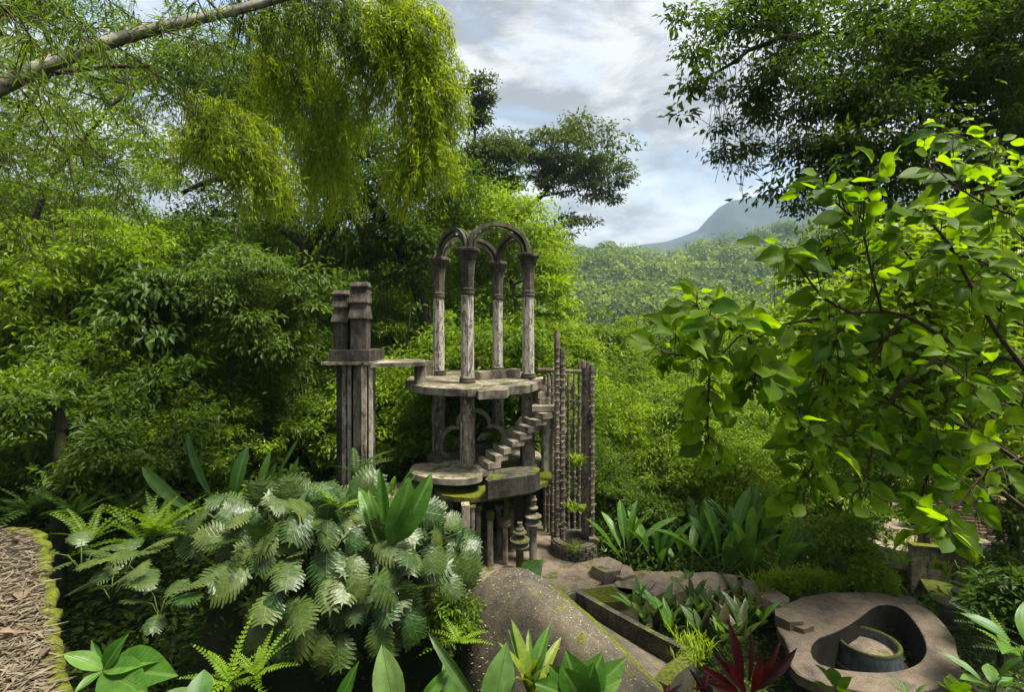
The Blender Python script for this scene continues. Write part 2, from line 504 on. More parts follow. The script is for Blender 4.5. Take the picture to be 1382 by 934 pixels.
def lathe(mb, prof, c=(0, 0, 0), n=16, flute=0.0, rz=0.0, capped=True):
    prof = np.asarray(prof, float)
    a = np.arange(n) * 2 * math.pi / n + rz
    mod = 1 + flute * np.where(np.arange(n) % 2 == 0, 1.0, -1.0)
    v = np.concatenate([np.stack([np.cos(a) * r * mod + c[0], np.sin(a) * r * mod + c[1], np.full(n, z + c[2])], 1) for r, z in prof])
    k = len(prof)
    i, j = np.meshgrid(np.arange(k - 1), np.arange(n), indexing='ij')
    jn = (j + 1) % n
    q = np.stack([i * n + j, i * n + jn, (i + 1) * n + jn, (i + 1) * n + j], -1).reshape(-1, 4)
    fs = [q]
    if capped: fs += [np.arange(n)[::-1], np.arange(n) + (k - 1) * n]
    mb.add(v, fs)
    return mb

def loft(mb, rows, closed=False):
    """grid of points rows[k][n] -> quads"""
    rows = np.asarray(rows, float)
    k, n = rows.shape[:2]
    i, j = np.meshgrid(np.arange(k - 1), np.arange(n if closed else n - 1), indexing='ij')
    jn = (j + 1) % n
    q = np.stack([i * n + j, i * n + jn, (i + 1) * n + jn, (i + 1) * n + j], -1).reshape(-1, 4)
    mb.add(rows.reshape(-1, 3), q)
    return mb

# ---- leaves in bulk
T_DIAMOND = (np.array([(0, 0, 0), (-.5, .42, .12), (0, 1, -.12), (.5, .42, .12)]), np.array([(0, 3, 2), (0, 2, 1)]))
T_LANCE = (np.array([(0, 0, 0), (-.5, .38, .1), (0, 1, -.2), (.5, .38, .1), (0, .45, -.02)]), np.array([(0, 3, 4), (0, 4, 1), (4, 3, 2), (4, 2, 1)]))
T_STRIP = (np.array([(0, 0, 0), (-.5, .3, 0), (0, 1, -.08), (.5, .3, 0)]), np.array([(0, 3, 2), (0, 2, 1)]))

def leaves(mb, pos, dirs, nrm, length, width, tmpl=T_DIAMOND, rnd=None):
    n = len(pos)
    y = norm(dirs)
    z = norm(nrm - y * np.sum(nrm * y, 1, keepdims=True))
    x = np.cross(y, z)
    tv, tf = tmpl
    le = np.broadcast_to(length, n)[:, None, None]
    wi = np.broadcast_to(width, n)[:, None, None]
    v = pos[:, None] + tv[None, :, 0:1] * wi * x[:, None] + tv[None, :, 1:2] * le * y[:, None] + tv[None, :, 2:3] * le * z[:, None]
    k = len(tv)
    f = tf[None] + (np.arange(n) * k)[:, None, None]
    if rnd is None: rnd = rng.random(n)
    mb.add(v.reshape(-1, 3), f.reshape(-1, tf.shape[1]), np.repeat(rnd, k))
    return mb

def rsphere(n):
    return norm(rng.normal(size=(n, 3)))

def pad(mb, c, rad, n, ll, asp=0.42, droop=0.25, tmpl=T_DIAMOND, hollow=0.35, bias=0.0, spread=0.55, ball=0.0, fine=True):
    """one clump of leaves: ellipsoid volume, leaves pointing out and down"""
    if fine: n, ll = int(n * 1.08), ll * .92
    c = np.asarray(c, float)
    rad = np.broadcast_to(np.asarray(rad, float), 3)
    u = rsphere(n)
    rr = np.clip(rng.normal(.72, .27, n), .05, 1.3) if fine else hollow + (1 - hollow) * rng.random(n) ** 0.6
    if fine: rad = rad * 1.12
    lump = 1 + 0.28 * np.sin(u[:, 0] * 5 + c[0] * 7) * np.cos(u[:, 1] * 4 + c[2] * 5) + 0.15 * np.sin(u[:, 2] * 9 + c[1] * 3)
    pos = c + u * (rr * lump)[:, None] * rad
    d = u * np.array([1, 1, 0.5]) + rng.normal(0, spread, (n, 3)) + np.array([0, 0, -droop])
    nr = np.array([0, 0, 1.0 - .6 * ball]) + u * (0.6 + ball) + rng.normal(0, 0.42 - .2 * ball, (n, 3))
    if ball: d = np.cross(u, rng.normal(size=(n, 3)))
    ln = ll * rng.uniform(0.65, 1.2, n)
    cl = np.clip(bias + rng.random() * 0.4 + rng.random(n) * 0.6, 0, 1)
    leaves(mb, pos, d, nr, ln, ln * asp, tmpl, cl)

def limb(mb, a, b, r0, r1, sag=0.0, n=5, k=5, wig=0.06):
    a, b = np.asarray(a, float), np.asarray(b, float)
    t = np.linspace(0, 1, k)[:, None]
    ln = np.linalg.norm(b - a)
    pts = a * (1 - t) + b * t + np.sin(t * math.pi) * np.array([0, 0, sag * ln]) + np.sin(t * math.pi) * rng.normal(0, wig * ln, 3)
    pts[1:-1] += rng.normal(0, wig * ln * 0.35, (k - 2, 3))
    tube(mb, pts, np.linspace(r0, r1, k), n)
    return pts

def make_tree(name, label, trunk, pads, leaf, ll, lr=.38, cat='tree', group=None, asp=0.42, dens=1.0, trunkr=0.12, bark='bark',
              droop=0.25, tmpl=T_DIAMOND, loc=None, twigs=True, hollow=0.35, bias=0.0):
    """trunk: list of points from the ground up; pads: list of (centre, radius3, leaves)"""
    root = thing(name, label, cat, trunk[0], group)
    tb = MB()
    tp = curve(trunk, 14)
    tube(tb, tp, np.linspace(trunkr, trunkr * 0.35, len(tp)), 8)
    bb = MB()
    cb = MB()
    nodes = [p for p in tp[3:]]
    nrad = list(np.linspace(trunkr, trunkr * .35, len(tp))[3:])
    pads = sorted(pads, key=lambda q: np.min(np.linalg.norm(np.asarray(q[0]) - tp, axis=1)))
    for c, r, n in pads:                              # each clump hangs on the nearest branch already grown
        c = np.asarray(c, float)
        na = np.array(nodes)
        dist = np.linalg.norm(c - na, axis=1) + 1.2 * np.maximum(0, na[:, 2] - c[2] + .1)
        dist[:len(tp) - 3] *= .8
        k = int(np.argmin(dist))
        r0 = min(nrad[k] * .62, trunkr * lr)
        r1 = max(r0 * .6, .006)
        pts = limb(bb, nodes[k], c, r0, r1, 0.05)
        nodes.append(c)
        nrad.append(r1)
        if twigs:
            rr = np.broadcast_to(np.asarray(r, float), 3)
            for _ in range(4):
                limb(bb, pts[3], c + rsphere(1)[0] * rr * 0.8, r1 * .6, r1 * .15, 0.05, 3, 4)
        an = rng.uniform(.75, 1.45, 3) * [1, 1, .55]
        lf = rng.uniform(.72, 1.4)
        pad(cb, c, np.broadcast_to(np.asarray(r, float), 3) * an, int(n * dens / lf ** 1.5), ll * lf, asp * rng.uniform(.85, 1.15), droop, tmpl, hollow, bias)
    tb.build('trunk', bark, root, True)
    bb.build('branch', bark, root, True, 'stuff')
    cb.build('crown', leaf, root, False, 'stuff')
    return root

def crown_pads(px, py, d, wpx, hpx, n, rpx, nleaf, dz=None, flat=0.7, shell=0.5):
    """n clumps filling an ellipsoid given in photo pixels at distance d"""
    c = P(px, py, d)
    a = np.array([wpx / 2 / F * d, dz if dz else wpx / 2 / F * d * 0.8, hpx / 2 / F * d])
    o = []
    for i in range(n):
        u = rsphere(1)[0] * (shell + (1 - shell) * rng.random())
        r = rpx / F * d * rng.uniform(0.7, 1.3)
        o.append((c + u * a, (r, r, r * flat), nleaf))
    return o

# ================================================================== THE SETTING
def ss(a, b, t):
    t = np.clip((np.asarray(t, float) - a) / (b - a), 0, 1)
    return t * t * (3 - 2 * t)
def ground(x, y):
    x, y = np.asarray(x, float), np.asarray(y, float)
    h = 3.55 - 2.7 * ss(1.2, 4.0, y) - 1.7 * ss(4.0, 6.0, y)
    h = h + 1.9 * ss(-3.0, -6.5, x) * ss(7.5, 10, y)                        # left bank
    h = h + 2.2 * ss(-5.4, -4.4, x) * ss(-0.6, -1.6, x) * ss(6.9, 7.7, y) * ss(12, 9.5, y)   # hump of the split-leaf bush
    h = h - 0.9 * ss(-4.6, -3.4, x) * ss(0.0, -1.0, x) * ss(5.0, 5.8, y) * ss(7.4, 6.9, y)   # dark hollow
    h = h - 8.0 * ss(14, 48, y) * ss(-6, 6, x) - 14 * ss(48, 160, y) * ss(-30, 10, x)        # valley
    h = h - 1.9 * ss(6.2, 8.8, x) * ss(10.2, 12, y)
    h = h + 5.0 * ss(-6, -30, x) * ss(10, 40, y) + 20 * ss(-30, -120, x)
    h = h + 0.10 * np.sin(x * 1.7 + y * 0.6) * np.cos(y * 1.3 - x * 0.4) * ss(4, 7, y)
    return h
def gz(x, y): return float(ground(x, y))

gx = np.concatenate([-np.geomspace(1500, 15, 26), np.linspace(-14.5, 14.5, 84), np.geomspace(15, 1500, 26)])
gy = np.concatenate([np.linspace(-300, -8, 8), np.linspace(-6, 26, 92), np.geomspace(26.6, 1500, 34)])
X, Y = np.meshgrid(gx, gy)
mb = MB()
loft(mb, np.stack([X, Y, ground(X, Y)], -1))
struct(mb.build('ground', 'terrain', smooth=True))

# forested hill and mountain
def hill_z(x, y):
    x, y = np.asarray(x, float), np.asarray(y, float)
    ridge = 52 + 24 * ss(80, 300, x) + 26 * ss(40, -200, x) + 5 * np.sin(x * 0.035) + 4 * np.sin(x * 0.09 + 1)
    z = -26 + (ridge + 24) * ss(130, 400, y) ** 0.9 - 60 * ss(410, 560, y)
    return z + 6 * np.sin(x * 0.05 + y * 0.03) * np.cos(y * 0.045) * ss(120, 200, y)
hx, hy = np.meshgrid(np.linspace(-420, 620, 90), np.linspace(120, 560, 50))
mb = MB()
loft(mb, np.stack([hx, hy, hill_z(hx, hy)], -1))
struct(mb.build('hill', 'hill', smooth=True))

def noise1(x, seed):
    r = np.random.default_rng(seed)
    o = 0
    for k in range(1, 9):
        o = o + np.sin(np.asarray(x) * k * 0.9 * 2 ** (k / 2) + r.random() * 9) / (1.7 ** k)
    return o
mpx = np.array([-900, 640, 770, 860, 900, 935, 950, 968, 985, 1010, 1045, 1100, 1250, 1700, 2300])
mpy = np.array([330, 350, 345, 334, 326, 314, 300, 280, 272, 269, 262, 250, 262, 320, 360])
mx_ = np.linspace(-900, 2300, 220)
rz_ = np.interp(mx_, mpx, mpy)
rows = []
for k, t in enumerate(np.linspace(0, 1, 26)):
    d = 700 + 260 * t
    prof = ss(0, 1, t) ** 0.75
    wx = (mx_ - CX) / F * 960
    zt = (HY - rz_) / F * 960 + EZ + noise1(mx_ / 30.0, 4) * 3.5 + noise1(mx_ / 7.0, 8) * 1.2
    z = -40 + (zt + 40) * prof + noise1(mx_ / 25.0 + k * 0.4, 5) * 5 * math.sin(math.pi * t)
    rows.append(np.stack([wx, np.full_like(wx, d), z], -1))
back = rows[-1].copy(); back[:, 1] += 250; back[:, 2] = -40
rows.append(back)
mb = MB()
loft(mb, np.array(rows))
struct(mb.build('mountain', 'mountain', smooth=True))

# ================================================================== THE PAVILION TOWER
ZP, ZC, ZM = 3.853, 7.065, 1.80                    # upper platform, capital top, middle level
CP = dict(front=(-1.06, 11.65), right=(0.42, 12.6), back=(-0.42, 14.35), left=(-2.0, 13.35))
CEN = np.array([-0.77, 13.0])
tower = thing('pavilion_tower', 'tall weathered concrete pavilion of four fluted columns, crossing arches and a winding stair', 'folly', (-0.77, 13.0, 0))

def ringpoly(c, rx, ry, n=28, jit=0.0, a0=0.0, a1=2 * math.pi):
    a = np.linspace(a0, a1, n, endpoint=False)
    j = 1 + rng.normal(0, jit, n)
    return np.stack([c[0] + np.cos(a) * rx * j, c[1] + np.sin(a) * ry * j], 1)

# upper platform: three overlapping slabs of slightly different level
def slab(name, ring, z0, z1, mat, parent, rimmat=None):
    mb = MB()
    prism(mb, ring, z0, z1)
    return mb.build(name, mat, parent)
pl = [G(x, y, ZP)[:2] for x, y in ((547, 514), (556, 519), (572, 522.5), (600, 524.5), (632, 525.5), (650, 524.5), (652, 520), (668, 519.5), (690, 516.5), (712, 513), (722, 508), (712, 503), (690, 499), (655, 496.5), (618, 497), (585, 501), (560, 506))]
slab('upper_platform', pl, ZP - 0.16, ZP, 'con', tower)
pl2 = [G(x, y, ZP)[:2] for x, y in ((640, 523), (646, 526.2), (684, 524.5), (688, 520.5), (714, 518.5), (731, 512.5), (726, 508), (700, 512), (660, 517))]
slab('platform_edge_slab', pl2, ZP - 0.21, ZP - 0.03, 'con', tower)
mb = MB(); a, b = G(643, 514, ZP), G(699, 509, ZP)
box(mb, ((a + b) / 2 + [0, .15, 0.1]), (np.linalg.norm(b - a), 0.26, 0.22), math.atan2(b[1] - a[1], b[0] - a[0]), 0.02)
mb.build('kerb_block', 'con', tower)
mb = MB(); c = P(573, 500, 13.2); box(mb, (c[0], c[1], ZP + 0.2), (0.5, 0.25, 0.42), 0.2, 0.03)
mb.build('parapet_block', 'con', tower)

for k, (x, y) in CP.items():                        # upper columns
    colu = thing('column', '', '', (x, y, ZP))
    for key in ('label', 'category', 'kind'):
        if key in colu: del colu[key]
    colu.parent = tower
    colu.location = (x + 0.77, y - 13.0, ZP)
    mb = MB(); lathe(mb, [(.175, 0.09), (.15, .16), (.148, 1.2), (.138, 2.14)], (x, y, ZP), 16, 0.045, 0.2)
    mb.build('shaft', 'shaft', colu)
    mb = MB(); lathe(mb, [(.185, 0), (.2, .03), (.2, .07), (.175, .085), (.19, .1), (.19, .13), (.16, .15)], (x, y, ZP), 16)
    mb.build('base', 'capital', colu)
    mb = MB(); lathe(mb, [(.14, 2.10), (.168, 2.13), (.168, 2.17), (.15, 2.19), (.165, 2.21), (.165, 2.25), (.142, 2.27)], (x, y, ZP), 16)
    mb.build('neck_ring', 'capital', colu)
    mb = MB(); lathe(mb, [(.142, 2.26), (.15, 2.5), (.172, 2.8), (.19, 2.92)], (x, y, ZP), 16, 0.04, 0.2)
    lathe(mb, [(.19, 2.92), (.215, 2.96), (.2, 2.98), (.245, 3.07), (.285, 3.12), (.3, 3.14), (.3, 3.20), (.28, 3.212)], (x, y, ZP), 8, 0, R(22))
    mb.build('capital', 'capital', colu)

def arch(a, b, rise, name='arch', w=0.13, hgt=0.12):
    """two parallel ribs with a web between them"""
    a, b = np.array([*a, ZC]), np.array([*b, ZC])
    par = None
    side = norm(np.cross(b - a, [0, 0, 1.0]))
    t = np.linspace(0, math.pi, 25)
    def path(r, sh, inset):
        s = 0.5 - np.cos(t) * (0.5 - inset)
        p = a + (b - a) * s[:, None]
        p[:, 2] = ZC + np.sin(t) ** 0.85 * r
        return p + side * sh
    def bar(r, sh, ww, hh, inset, nm, mat, parent):
        p = path(r, sh, inset)
        tg = norm(np.gradient(p, axis=0))
        nn = np.cross(np.broadcast_to(side, tg.shape), tg)
        rows = np.stack([p + side * ww / 2, p + side * ww / 2 + nn * hh, p - side * ww / 2 + nn * hh, p - side * ww / 2], 1)
        mbb = MB(); loft(mbb, rows, True)
        return mbb.build(nm, mat, parent)
    web = bar(rise, 0, 0.09, -0.04, 0.02, 'arch', 'capital', tower)
    bar(rise + 0.015, 0.05, 0.04, -0.095, 0.0, 'rib', 'capital', web)
    bar(rise + 0.015, -0.05, 0.04, -0.095, 0.0, 'rib', 'capital', web)
    bar(rise - 0.16, 0, 0.06, -0.06, 0.08, 'inner_rib', 'capital', web)
arch(CP['front'], CP['right'], 0.70)
arch(CP['front'], CP['left'], 0.62)
arch(CP['left'], CP['back'], 0.66)
arch(CP['back'], CP['right'], 0.66)

for k, (x, y) in CP.items():                        # lower columns
    h = ZP - 0.16 - ZM
    mb = MB(); lathe(mb, [(.17, -0.2), (.165, h * .62), (.16, h)], (x, y, ZM), 12, 0.06, 0.2)
    lc = mb.build('lower_column', 'shaft_low' if k != 'right' else 'shaft', tower)
    mb = MB(); z0 = ZM + h * .66
    lathe(mb, [(.165, -.09), (.195, -.06), (.195, -.02), (.175, 0), (.195, .02), (.195, .06), (.165, .09)], (x, y, z0), 12)
    mb.build('ring_moulding', 'shaft_low', lc)

# stair
steps = [(645, 628), (656, 619), (666, 610), (677, 601), (688, 591.5), (698, 583), (708, 574), (718, 565.5), (727, 557.5)]
pts = []
for i, (px, py) in enumerate(steps):
    z = ZM + 0.145 * (i + 1)
    d = 11.15 + 0.085 * i
    p = P(px, py, d); p[2] = z
    pts.append(p)
ddir = norm(np.array([0.19, 0.085])); ang = math.atan2(ddir[1], ddir[0])
for i, p in enumerate(pts):
    mb = MB()
    wv = 0.62 if i > 1 else 0.66
    fan = 0.05
    ring = [(-0.13, -wv / 2), (0.20, -wv / 2 + .02), (0.22, wv / 2), (-0.11, wv / 2), (-0.15, 0.0)]
    prism(mb, ring, -0.135, 0, (p[0] + 0.03, p[1] + 0.2, p[2]), ang + 0.02 * i)
    mb.build('step', 'step', tower)
mb = MB(); p = P(741, 549.5, 11.95)
prism(mb, [(-.42, -.28), (.36, -.3), (.42, .1), (.2, .42), (-.34, .38)], -0.13, 0, (p[0], p[1] + .22, ZM + 1.46))
mb.build('landing', 'step', tower)
for i, (px, py) in enumerate([(737, 541), (734, 533), (730, 525), (727, 517)]):
    mb = MB(); z = ZM + 1.46 + 0.148 * (i + 1)
    p = P(px, py, 12.2 + 0.08 * i)
    prism(mb, [(-.28, -.17), (.26, -.19), (.28, .2), (-.26, .2)], -0.14, 0, (p[0], p[1] + .2, z), 0.5 + 0.06 * i)
    mb.build('step', 'step', tower)
mb = MB()                                            # sloping stringer under the flight
q = np.array([[p[0] + .06, p[1] + .22, p[2]] for p in pts])
rows = []
for p in q:
    n2 = np.array([-ddir[1], ddir[0], 0])
    rows.append([p + n2 * .17 + [0, 0, -.13], p - n2 * .17 + [0, 0, -.13], p - n2 * .15 + [0, 0, -.30], p + n2 * .15 + [0, 0, -.30]])
loft(mb, rows, True)
mb.build('stringer', 'con', tower)
mb = MB(); a = P(737, 560, 12.1); box(mb, (a[0], a[1] + .1, (3.13 + 1.55) / 2), (.2, .16, 3.13 - 1.55), 0.35, 0.02)
mb.build('landing_post', 'pale', tower)
mb = MB(); a = P(712, 590, 12.0); box(mb, (a[0], a[1] + .1, (2.55 + 1.7) / 2), (.34, .22, 2.55 - 1.7), 0.25, 0.02)
mb.build('stair_prop', 'con', tower)

# openwork rosettes between the lower columns
def rosette(c, ang, r, lobes=4):
    c = np.asarray(c, float)
    ux = np.array([math.cos(ang), math.sin(ang), 0]); uy = np.array([0, 0, 1.0]); uz = np.cross(ux, uy)
    t = np.linspace(0, 2 * math.pi, 73)[:-1]
    rad = r * (0.66 + 0.34 * np.abs(np.cos(t * lobes / 2)) ** 0.6)
    p = c + np.outer(np.cos(t) * rad, ux) + np.outer(np.sin(t) * rad, uy)
    nrm = norm(np.outer(np.cos(t), ux) + np.outer(np.sin(t), uy))
    rows = [[p[i] + nrm[i] * .05 + uz * .07, p[i] + nrm[i] * .05 - uz * .07, p[i] - nrm[i] * .06 - uz * .07, p[i] - nrm[i] * .06 + uz * .07] for i in range(len(t))]
    rows.append(rows[0])
    mbb = MB(); loft(mbb, rows, True)
    ro = mbb.build('rosette_frame', 'step', tower)
    for k in range(5):                               # pointed leaf shapes in the opening
        a = k * 2 * math.pi / 5 + 0.5
        dv = math.cos(a) * ux + math.sin(a) * uy
        sv = -math.sin(a) * ux + math.cos(a) * uy
        mbb = MB()
        ring = np.array([c + dv * r * .1, c + dv * r * .32 - sv * r * .13, c + dv * r * .62, c + dv * r * .32 + sv * r * .13])
        mbb.add(np.concatenate([ring + uz * .03, ring - uz * .03]), [np.array([[0, 1, 2, 3], [7, 6, 5, 4], [0, 4, 5, 1], [1, 5, 6, 2], [2, 6, 7, 3], [3, 7, 4, 0]])])
        mbb.build('petal', 'con', ro)
rosette(P(639, 597, 13.0), 0.15, 0.86)
rosette(P(716, 601, 13.6), -0.1, 0.80)

# middle level: benches, block and the mossy rim disc
rimp = [G(x, y, 1.59)[:2] for x, y in ((588, 662), (596, 668), (625, 672), (655, 671), (690, 666), (718, 659), (738, 650), (745, 643), (735, 630), (690, 618), (630, 618), (595, 630), (586, 648))]
rimp = curve([(*q, 0) for q in rimp + rimp[:1]], 48)[:-1, :2]
rimp = rimp + rng.normal(0, .015, rimp.shape)
slab('rim_disc', rimp, 1.49, 1.59, 'mossrim', tower)
slab('middle_floor', ringpoly((-0.72, 12.85), 1.5, 1.6, 26, 0.01), 1.593, ZM - .03, 'con', tower)
be = [G(x, y, 1.93)[:2] for x, y in ((553, 635), (560, 641), (585, 645.5), (615, 647.5), (640, 645.5), (651, 641), (648, 634), (635, 630), (610, 628), (585, 626), (565, 625), (556, 629))]
be = curve([(*q, 0) for q in be + be[:1]], 40)[:-1, :2]
slab('bench_slab', be, 1.80, 1.93, 'step', tower)
mb = MB(); a, b = G(588, 655, 1.6), G(628, 657, 1.6)
prism(mb, ringpoly((( a[0] + b[0]) / 2, a[1] + .75), .42, .55, 18), 1.60, 1.80)
mb.build('bench_drum', 'pale', tower)
for px in (575, 632, 649):
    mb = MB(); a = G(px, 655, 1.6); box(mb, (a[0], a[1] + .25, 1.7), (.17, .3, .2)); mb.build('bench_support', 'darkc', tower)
bl = [G(x, y, 1.98)[:2] for x, y in ((655, 647), (659, 650), (722, 641), (729, 634), (727, 631), (700, 630), (668, 634))]
slab('seat_block', bl, 1.60, 1.98, 'darkc', tower)
sl_ = [G(x, y, 1.45)[:2] for x, y in ((500, 690), (540, 694), (596, 692), (606, 668), (560, 650), (505, 652))]
slab('side_slab', sl_, 1.2, 1.45, 'con', tower)

# ground storey
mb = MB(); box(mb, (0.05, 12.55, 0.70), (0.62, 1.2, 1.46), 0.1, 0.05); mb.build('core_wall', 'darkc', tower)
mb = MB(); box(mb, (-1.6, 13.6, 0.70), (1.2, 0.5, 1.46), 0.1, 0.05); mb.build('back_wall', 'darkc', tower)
def post(px, ybot, ztop, w, capw=0, caph=0.1, mat='con', capmat='con', shape='oct', lean=0):
    p = G(px, ybot, 0.0)
    mbb = MB()
    if shape == 'box': box(mbb, (p[0], p[1], ztop / 2), (w, w * 1.3, ztop + .1), 0.15, 0.015)
    else: lathe(mbb, [(w / 2 * 1.15, -.05), (w / 2 * 1.1, .06), (w / 2, .1), (w / 2 * .94, ztop)], (p[0], p[1], 0), 8, 0, 0.2)
    po = mbb.build('post', mat, tower)
    if capw:
        mbb = MB(); lathe(mbb, [(w / 2, ztop - .02), (capw / 2, ztop + .03), (capw / 2 * 1.02, ztop + caph * .4), (capw / 2 * .8, ztop + caph * .5), (capw / 2 * .98, ztop + caph * .62), (capw / 2 * .9, ztop + caph)], (p[0], p[1], 0), 12)
        mbb.build('cap', capmat, po)
    return p
post(628, 778, 1.46, .17, shape='box', mat='shaft_low')
post(637, 772, 1.36, .13, .2, .08, mat='shaft_low')
post(645, 768, 1.25, .13, .2, .12, capmat='mossrim')
post(661.5, 764, 1.02, .14, .2, .16, mat='shaft_low', capmat='mossrim')
p5 = post(682, 762, .83, .12, .26, .16, mat='shaft_low')
post(673.5, 747, 1.0, .13, .2, .1)
post(690, 744, 1.05, .13, .18, .1)
post(606, 765, 1.46, .16, shape='box', mat='mossy')
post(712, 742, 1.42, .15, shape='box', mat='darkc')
# curved flying rib from the rim to the post
mb = MB()
t = np.linspace(0, 1, 10)
a = np.array([-0.32, 11.05, 1.46]); b = p5 + [0, 0, .98]
cv = curve([a, (a + b) / 2 + [0.10, 0, .16], b], 12)
tube(mb, cv, np.linspace(.075, .06, len(cv)), 6)
mb.build('flying_rib', 'mossy', tower)
# mossy arch at the left of the ground storey
mb = MB()
cv = curve([G(598, 742, 0), P(597, 700, 10.8), P(607, 676, 10.9), P(626, 666, 11.0), P(650, 664, 11.05)], 16)
tube(mb, cv, .085, 7)
mb.build('mossy_arch', 'mossy', tower)

# free standing columns of stacked discs
def disc_column(px, ybot, shaft, discs, label):
    p = G(px, ybot, 0)
    ro = thing('disc_column', label, 'column', p, 'stacked disc columns by the tower')
    mbb = MB(); lathe(mbb, [(.1, 0), (.1, .05), (.085, .08), (.08, shaft)], p, 12)
    mbb.build('shaft', 'mossy' if shaft < .5 else 'con', ro, True)
    z = shaft
    mbb = MB(); lathe(mbb, [(.055, shaft - .02), (.05, discs[-1][0])], p, 10); mbb.build('core', 'darkc', ro)
    for zz, r in discs:
        mbb = MB(); lathe(mbb, [(.05, zz - .035), (r * .8, zz - .03), (r, zz - .005), (r * .98, zz + .012), (r * .55, zz + .05), (.06, zz + .075)], p, 18)
        mbb.build('disc', 'stone' if shaft < .5 else 'con', ro)
disc_column(701.5, 772, .40, [(.44, .09), (.56, .205), (.68, .215), (.84, .15), (.91, .10), (.97, .06)], 'short mossy column topped by a stack of round concrete discs')
disc_column(719.5, 759, .78, [(.86, .195), (1.02, .19), (1.2, .11), (1.3, .07), (1.38, .09)], 'tall dark column with round discs stacked beneath the mossy rim')

# ================================================================== TWIN PIER
pier = thing('twin_pier', 'dark stained twin concrete pier with stepped posts standing on its slab', 'pier', (-3.7, 11.6, 1.2))
def oct_leg(x, y, w, dpt, z0, z1, mat, nm='leg', rz=0.0):
    mbb = MB(); box(mbb, (x, y, (z0 + z1) / 2), (w, dpt, z1 - z0), rz, min(w, dpt) * .3)
    return mbb.build(nm, mat, pier)
oct_leg(-3.98, 11.8, .46, .5, 0.9, 4.34, 'darkc', rz=R(12))
oct_leg(-3.45, 11.45, .48, .5, 0.9, 4.34, 'con', rz=R(12))
for x, y, w_, m_, zt, rz in ((-3.235, 11.2, .10, 'pale', 4.31, .3), (-3.37, 11.16, .12, 'shaft_low', 4.31, .05), (-3.84, 11.56, .09, 'pale', 4.28, .3), (-3.95, 11.54, .1, 'shaft_low', 4.28, .05)):
    mb = MB(); box(mb, (x, y, (zt + .9) / 2), (w_, .12, zt - .9), rz, .01); mb.build('lit_face_strip', m_, pier)  # added pale strips: the sunlit faces of the legs, put in as colour
mb = MB(); prism(mb, [(-.66, -.5), (.5, -.52), (.62, .45), (-.6, .5)], -.03, .03, (-3.68, 11.6, 4.36)); mb.build('edge_plate', 'con', pier)
mb = MB(); prism(mb, [(-.5, -.45), (.42, -.45), (.56, .35), (-.45, .4)], 0, .27, (-3.68, 11.6, 4.39)); mb.build('top_block', 'darkc', pier)
def sawpost(x, y, w, dpt, z0, tiers):
    # tiers: (height, flare at its foot) from the bottom up; each tier leans in towards its top and overhangs the one below
    mbb = MB(); rows = []
    def ring(a, b, z): rows.append([(x - a, y - b, z), (x + a, y - b, z), (x + a, y + b * .5, z), (x - a, y + b * .5, z)])
    z = z0
    for hgt, fl in tiers:
        ring(w / 2 + fl * .5, dpt / 2 + fl, z)
        ring(w / 2 + fl * .5, dpt / 2 + fl, z + .03)
        ring(w / 2, dpt / 2, z + hgt * .9)
        ring(w / 2 * .97, dpt / 2 * .97, z + hgt)
        z += hgt
    loft(mbb, rows, True)
    mbb.add(np.array(rows[-1]), [np.array([[0, 1, 2, 3]])])
    return mbb.build('stepped_post', 'capital', pier)
z0 = 4.66
sawpost(-3.52, 11.42, .37, .4, z0, [(.72, .0), (.37, .075), (.36, .06), (.12, .05)])
sawpost(-4.01, 11.62, .32, .38, z0, [(.64, .0), (.34, .075), (.30, .06), (.11, .05)])
mb = MB(); box(mb, (-3.72, 11.62, z0 + .7), (.06, .3, 1.4)); mb.build('side_fin', 'darkc', pier)
br = thing('footbridge_slab', 'thin concrete plank bridging the pier and the columned platform', 'bridge', (-2.7, 11.9, 4.3))
mb = MB()
rw = [G(500, 491, 4.36), G(574, 488.5, 4.39), G(573, 484.5, 4.39), G(512, 485, 4.36)]
mb.add(np.array([r + [0, 0, -.09] for r in rw] + rw), [np.array([[3, 2, 1, 0], [4, 5, 6, 7], [0, 1, 5, 4], [1, 2, 6, 5], [2, 3, 7, 6], [3, 0, 4, 7]])])
mb.build('plank', 'step', br)
mb = MB(); c = G(567, 486.5, 4.39); box(mb, (c[0], c[1], (ZP + 4.30) / 2), (.24, .2, 4.30 - ZP), 0.5, .02); mb.build('support', 'con', br)

# ================================================================== CONCRETE POLES AND PLANTER
pc = G(779, 757, 0.0); pcen = (pc[0] + .0, pc[1] + .46)
planter = thing('stone_planter', 'round planter ring of rough stone at the foot of the concrete poles', 'planter', (pcen[0], pcen[1], 0))
mb = MB(); a = np.arange(28) * 2 * math.pi / 28
rows = [np.stack([pcen[0] + np.cos(a) * r, pcen[1] + np.sin(a) * r, np.full(28, z)], 1) for r, z in ((.5, 0), (.5, .24), (.5, .30), (.34, .30), (.34, .05))]
loft(mb, rows, True); mb.build('ring_core', 'stone', planter)
mb = MB(); prism(mb, ringpoly(pcen, .34, .34, 16), 0.0, .2); mb.build('planter_soil', 'soil', planter)
for lv in range(3):
    n = 18
    for i in range(n):
        aa = (i + .5 * (lv % 2)) * 2 * math.pi / n
        mb = MB(); box(mb, (pcen[0] + math.cos(aa) * .51, pcen[1] + math.sin(aa) * .51, .045 + .09 * lv), (.07, .155, .078), aa, .012, .006)
        mb.build('stone', 'stone', planter)

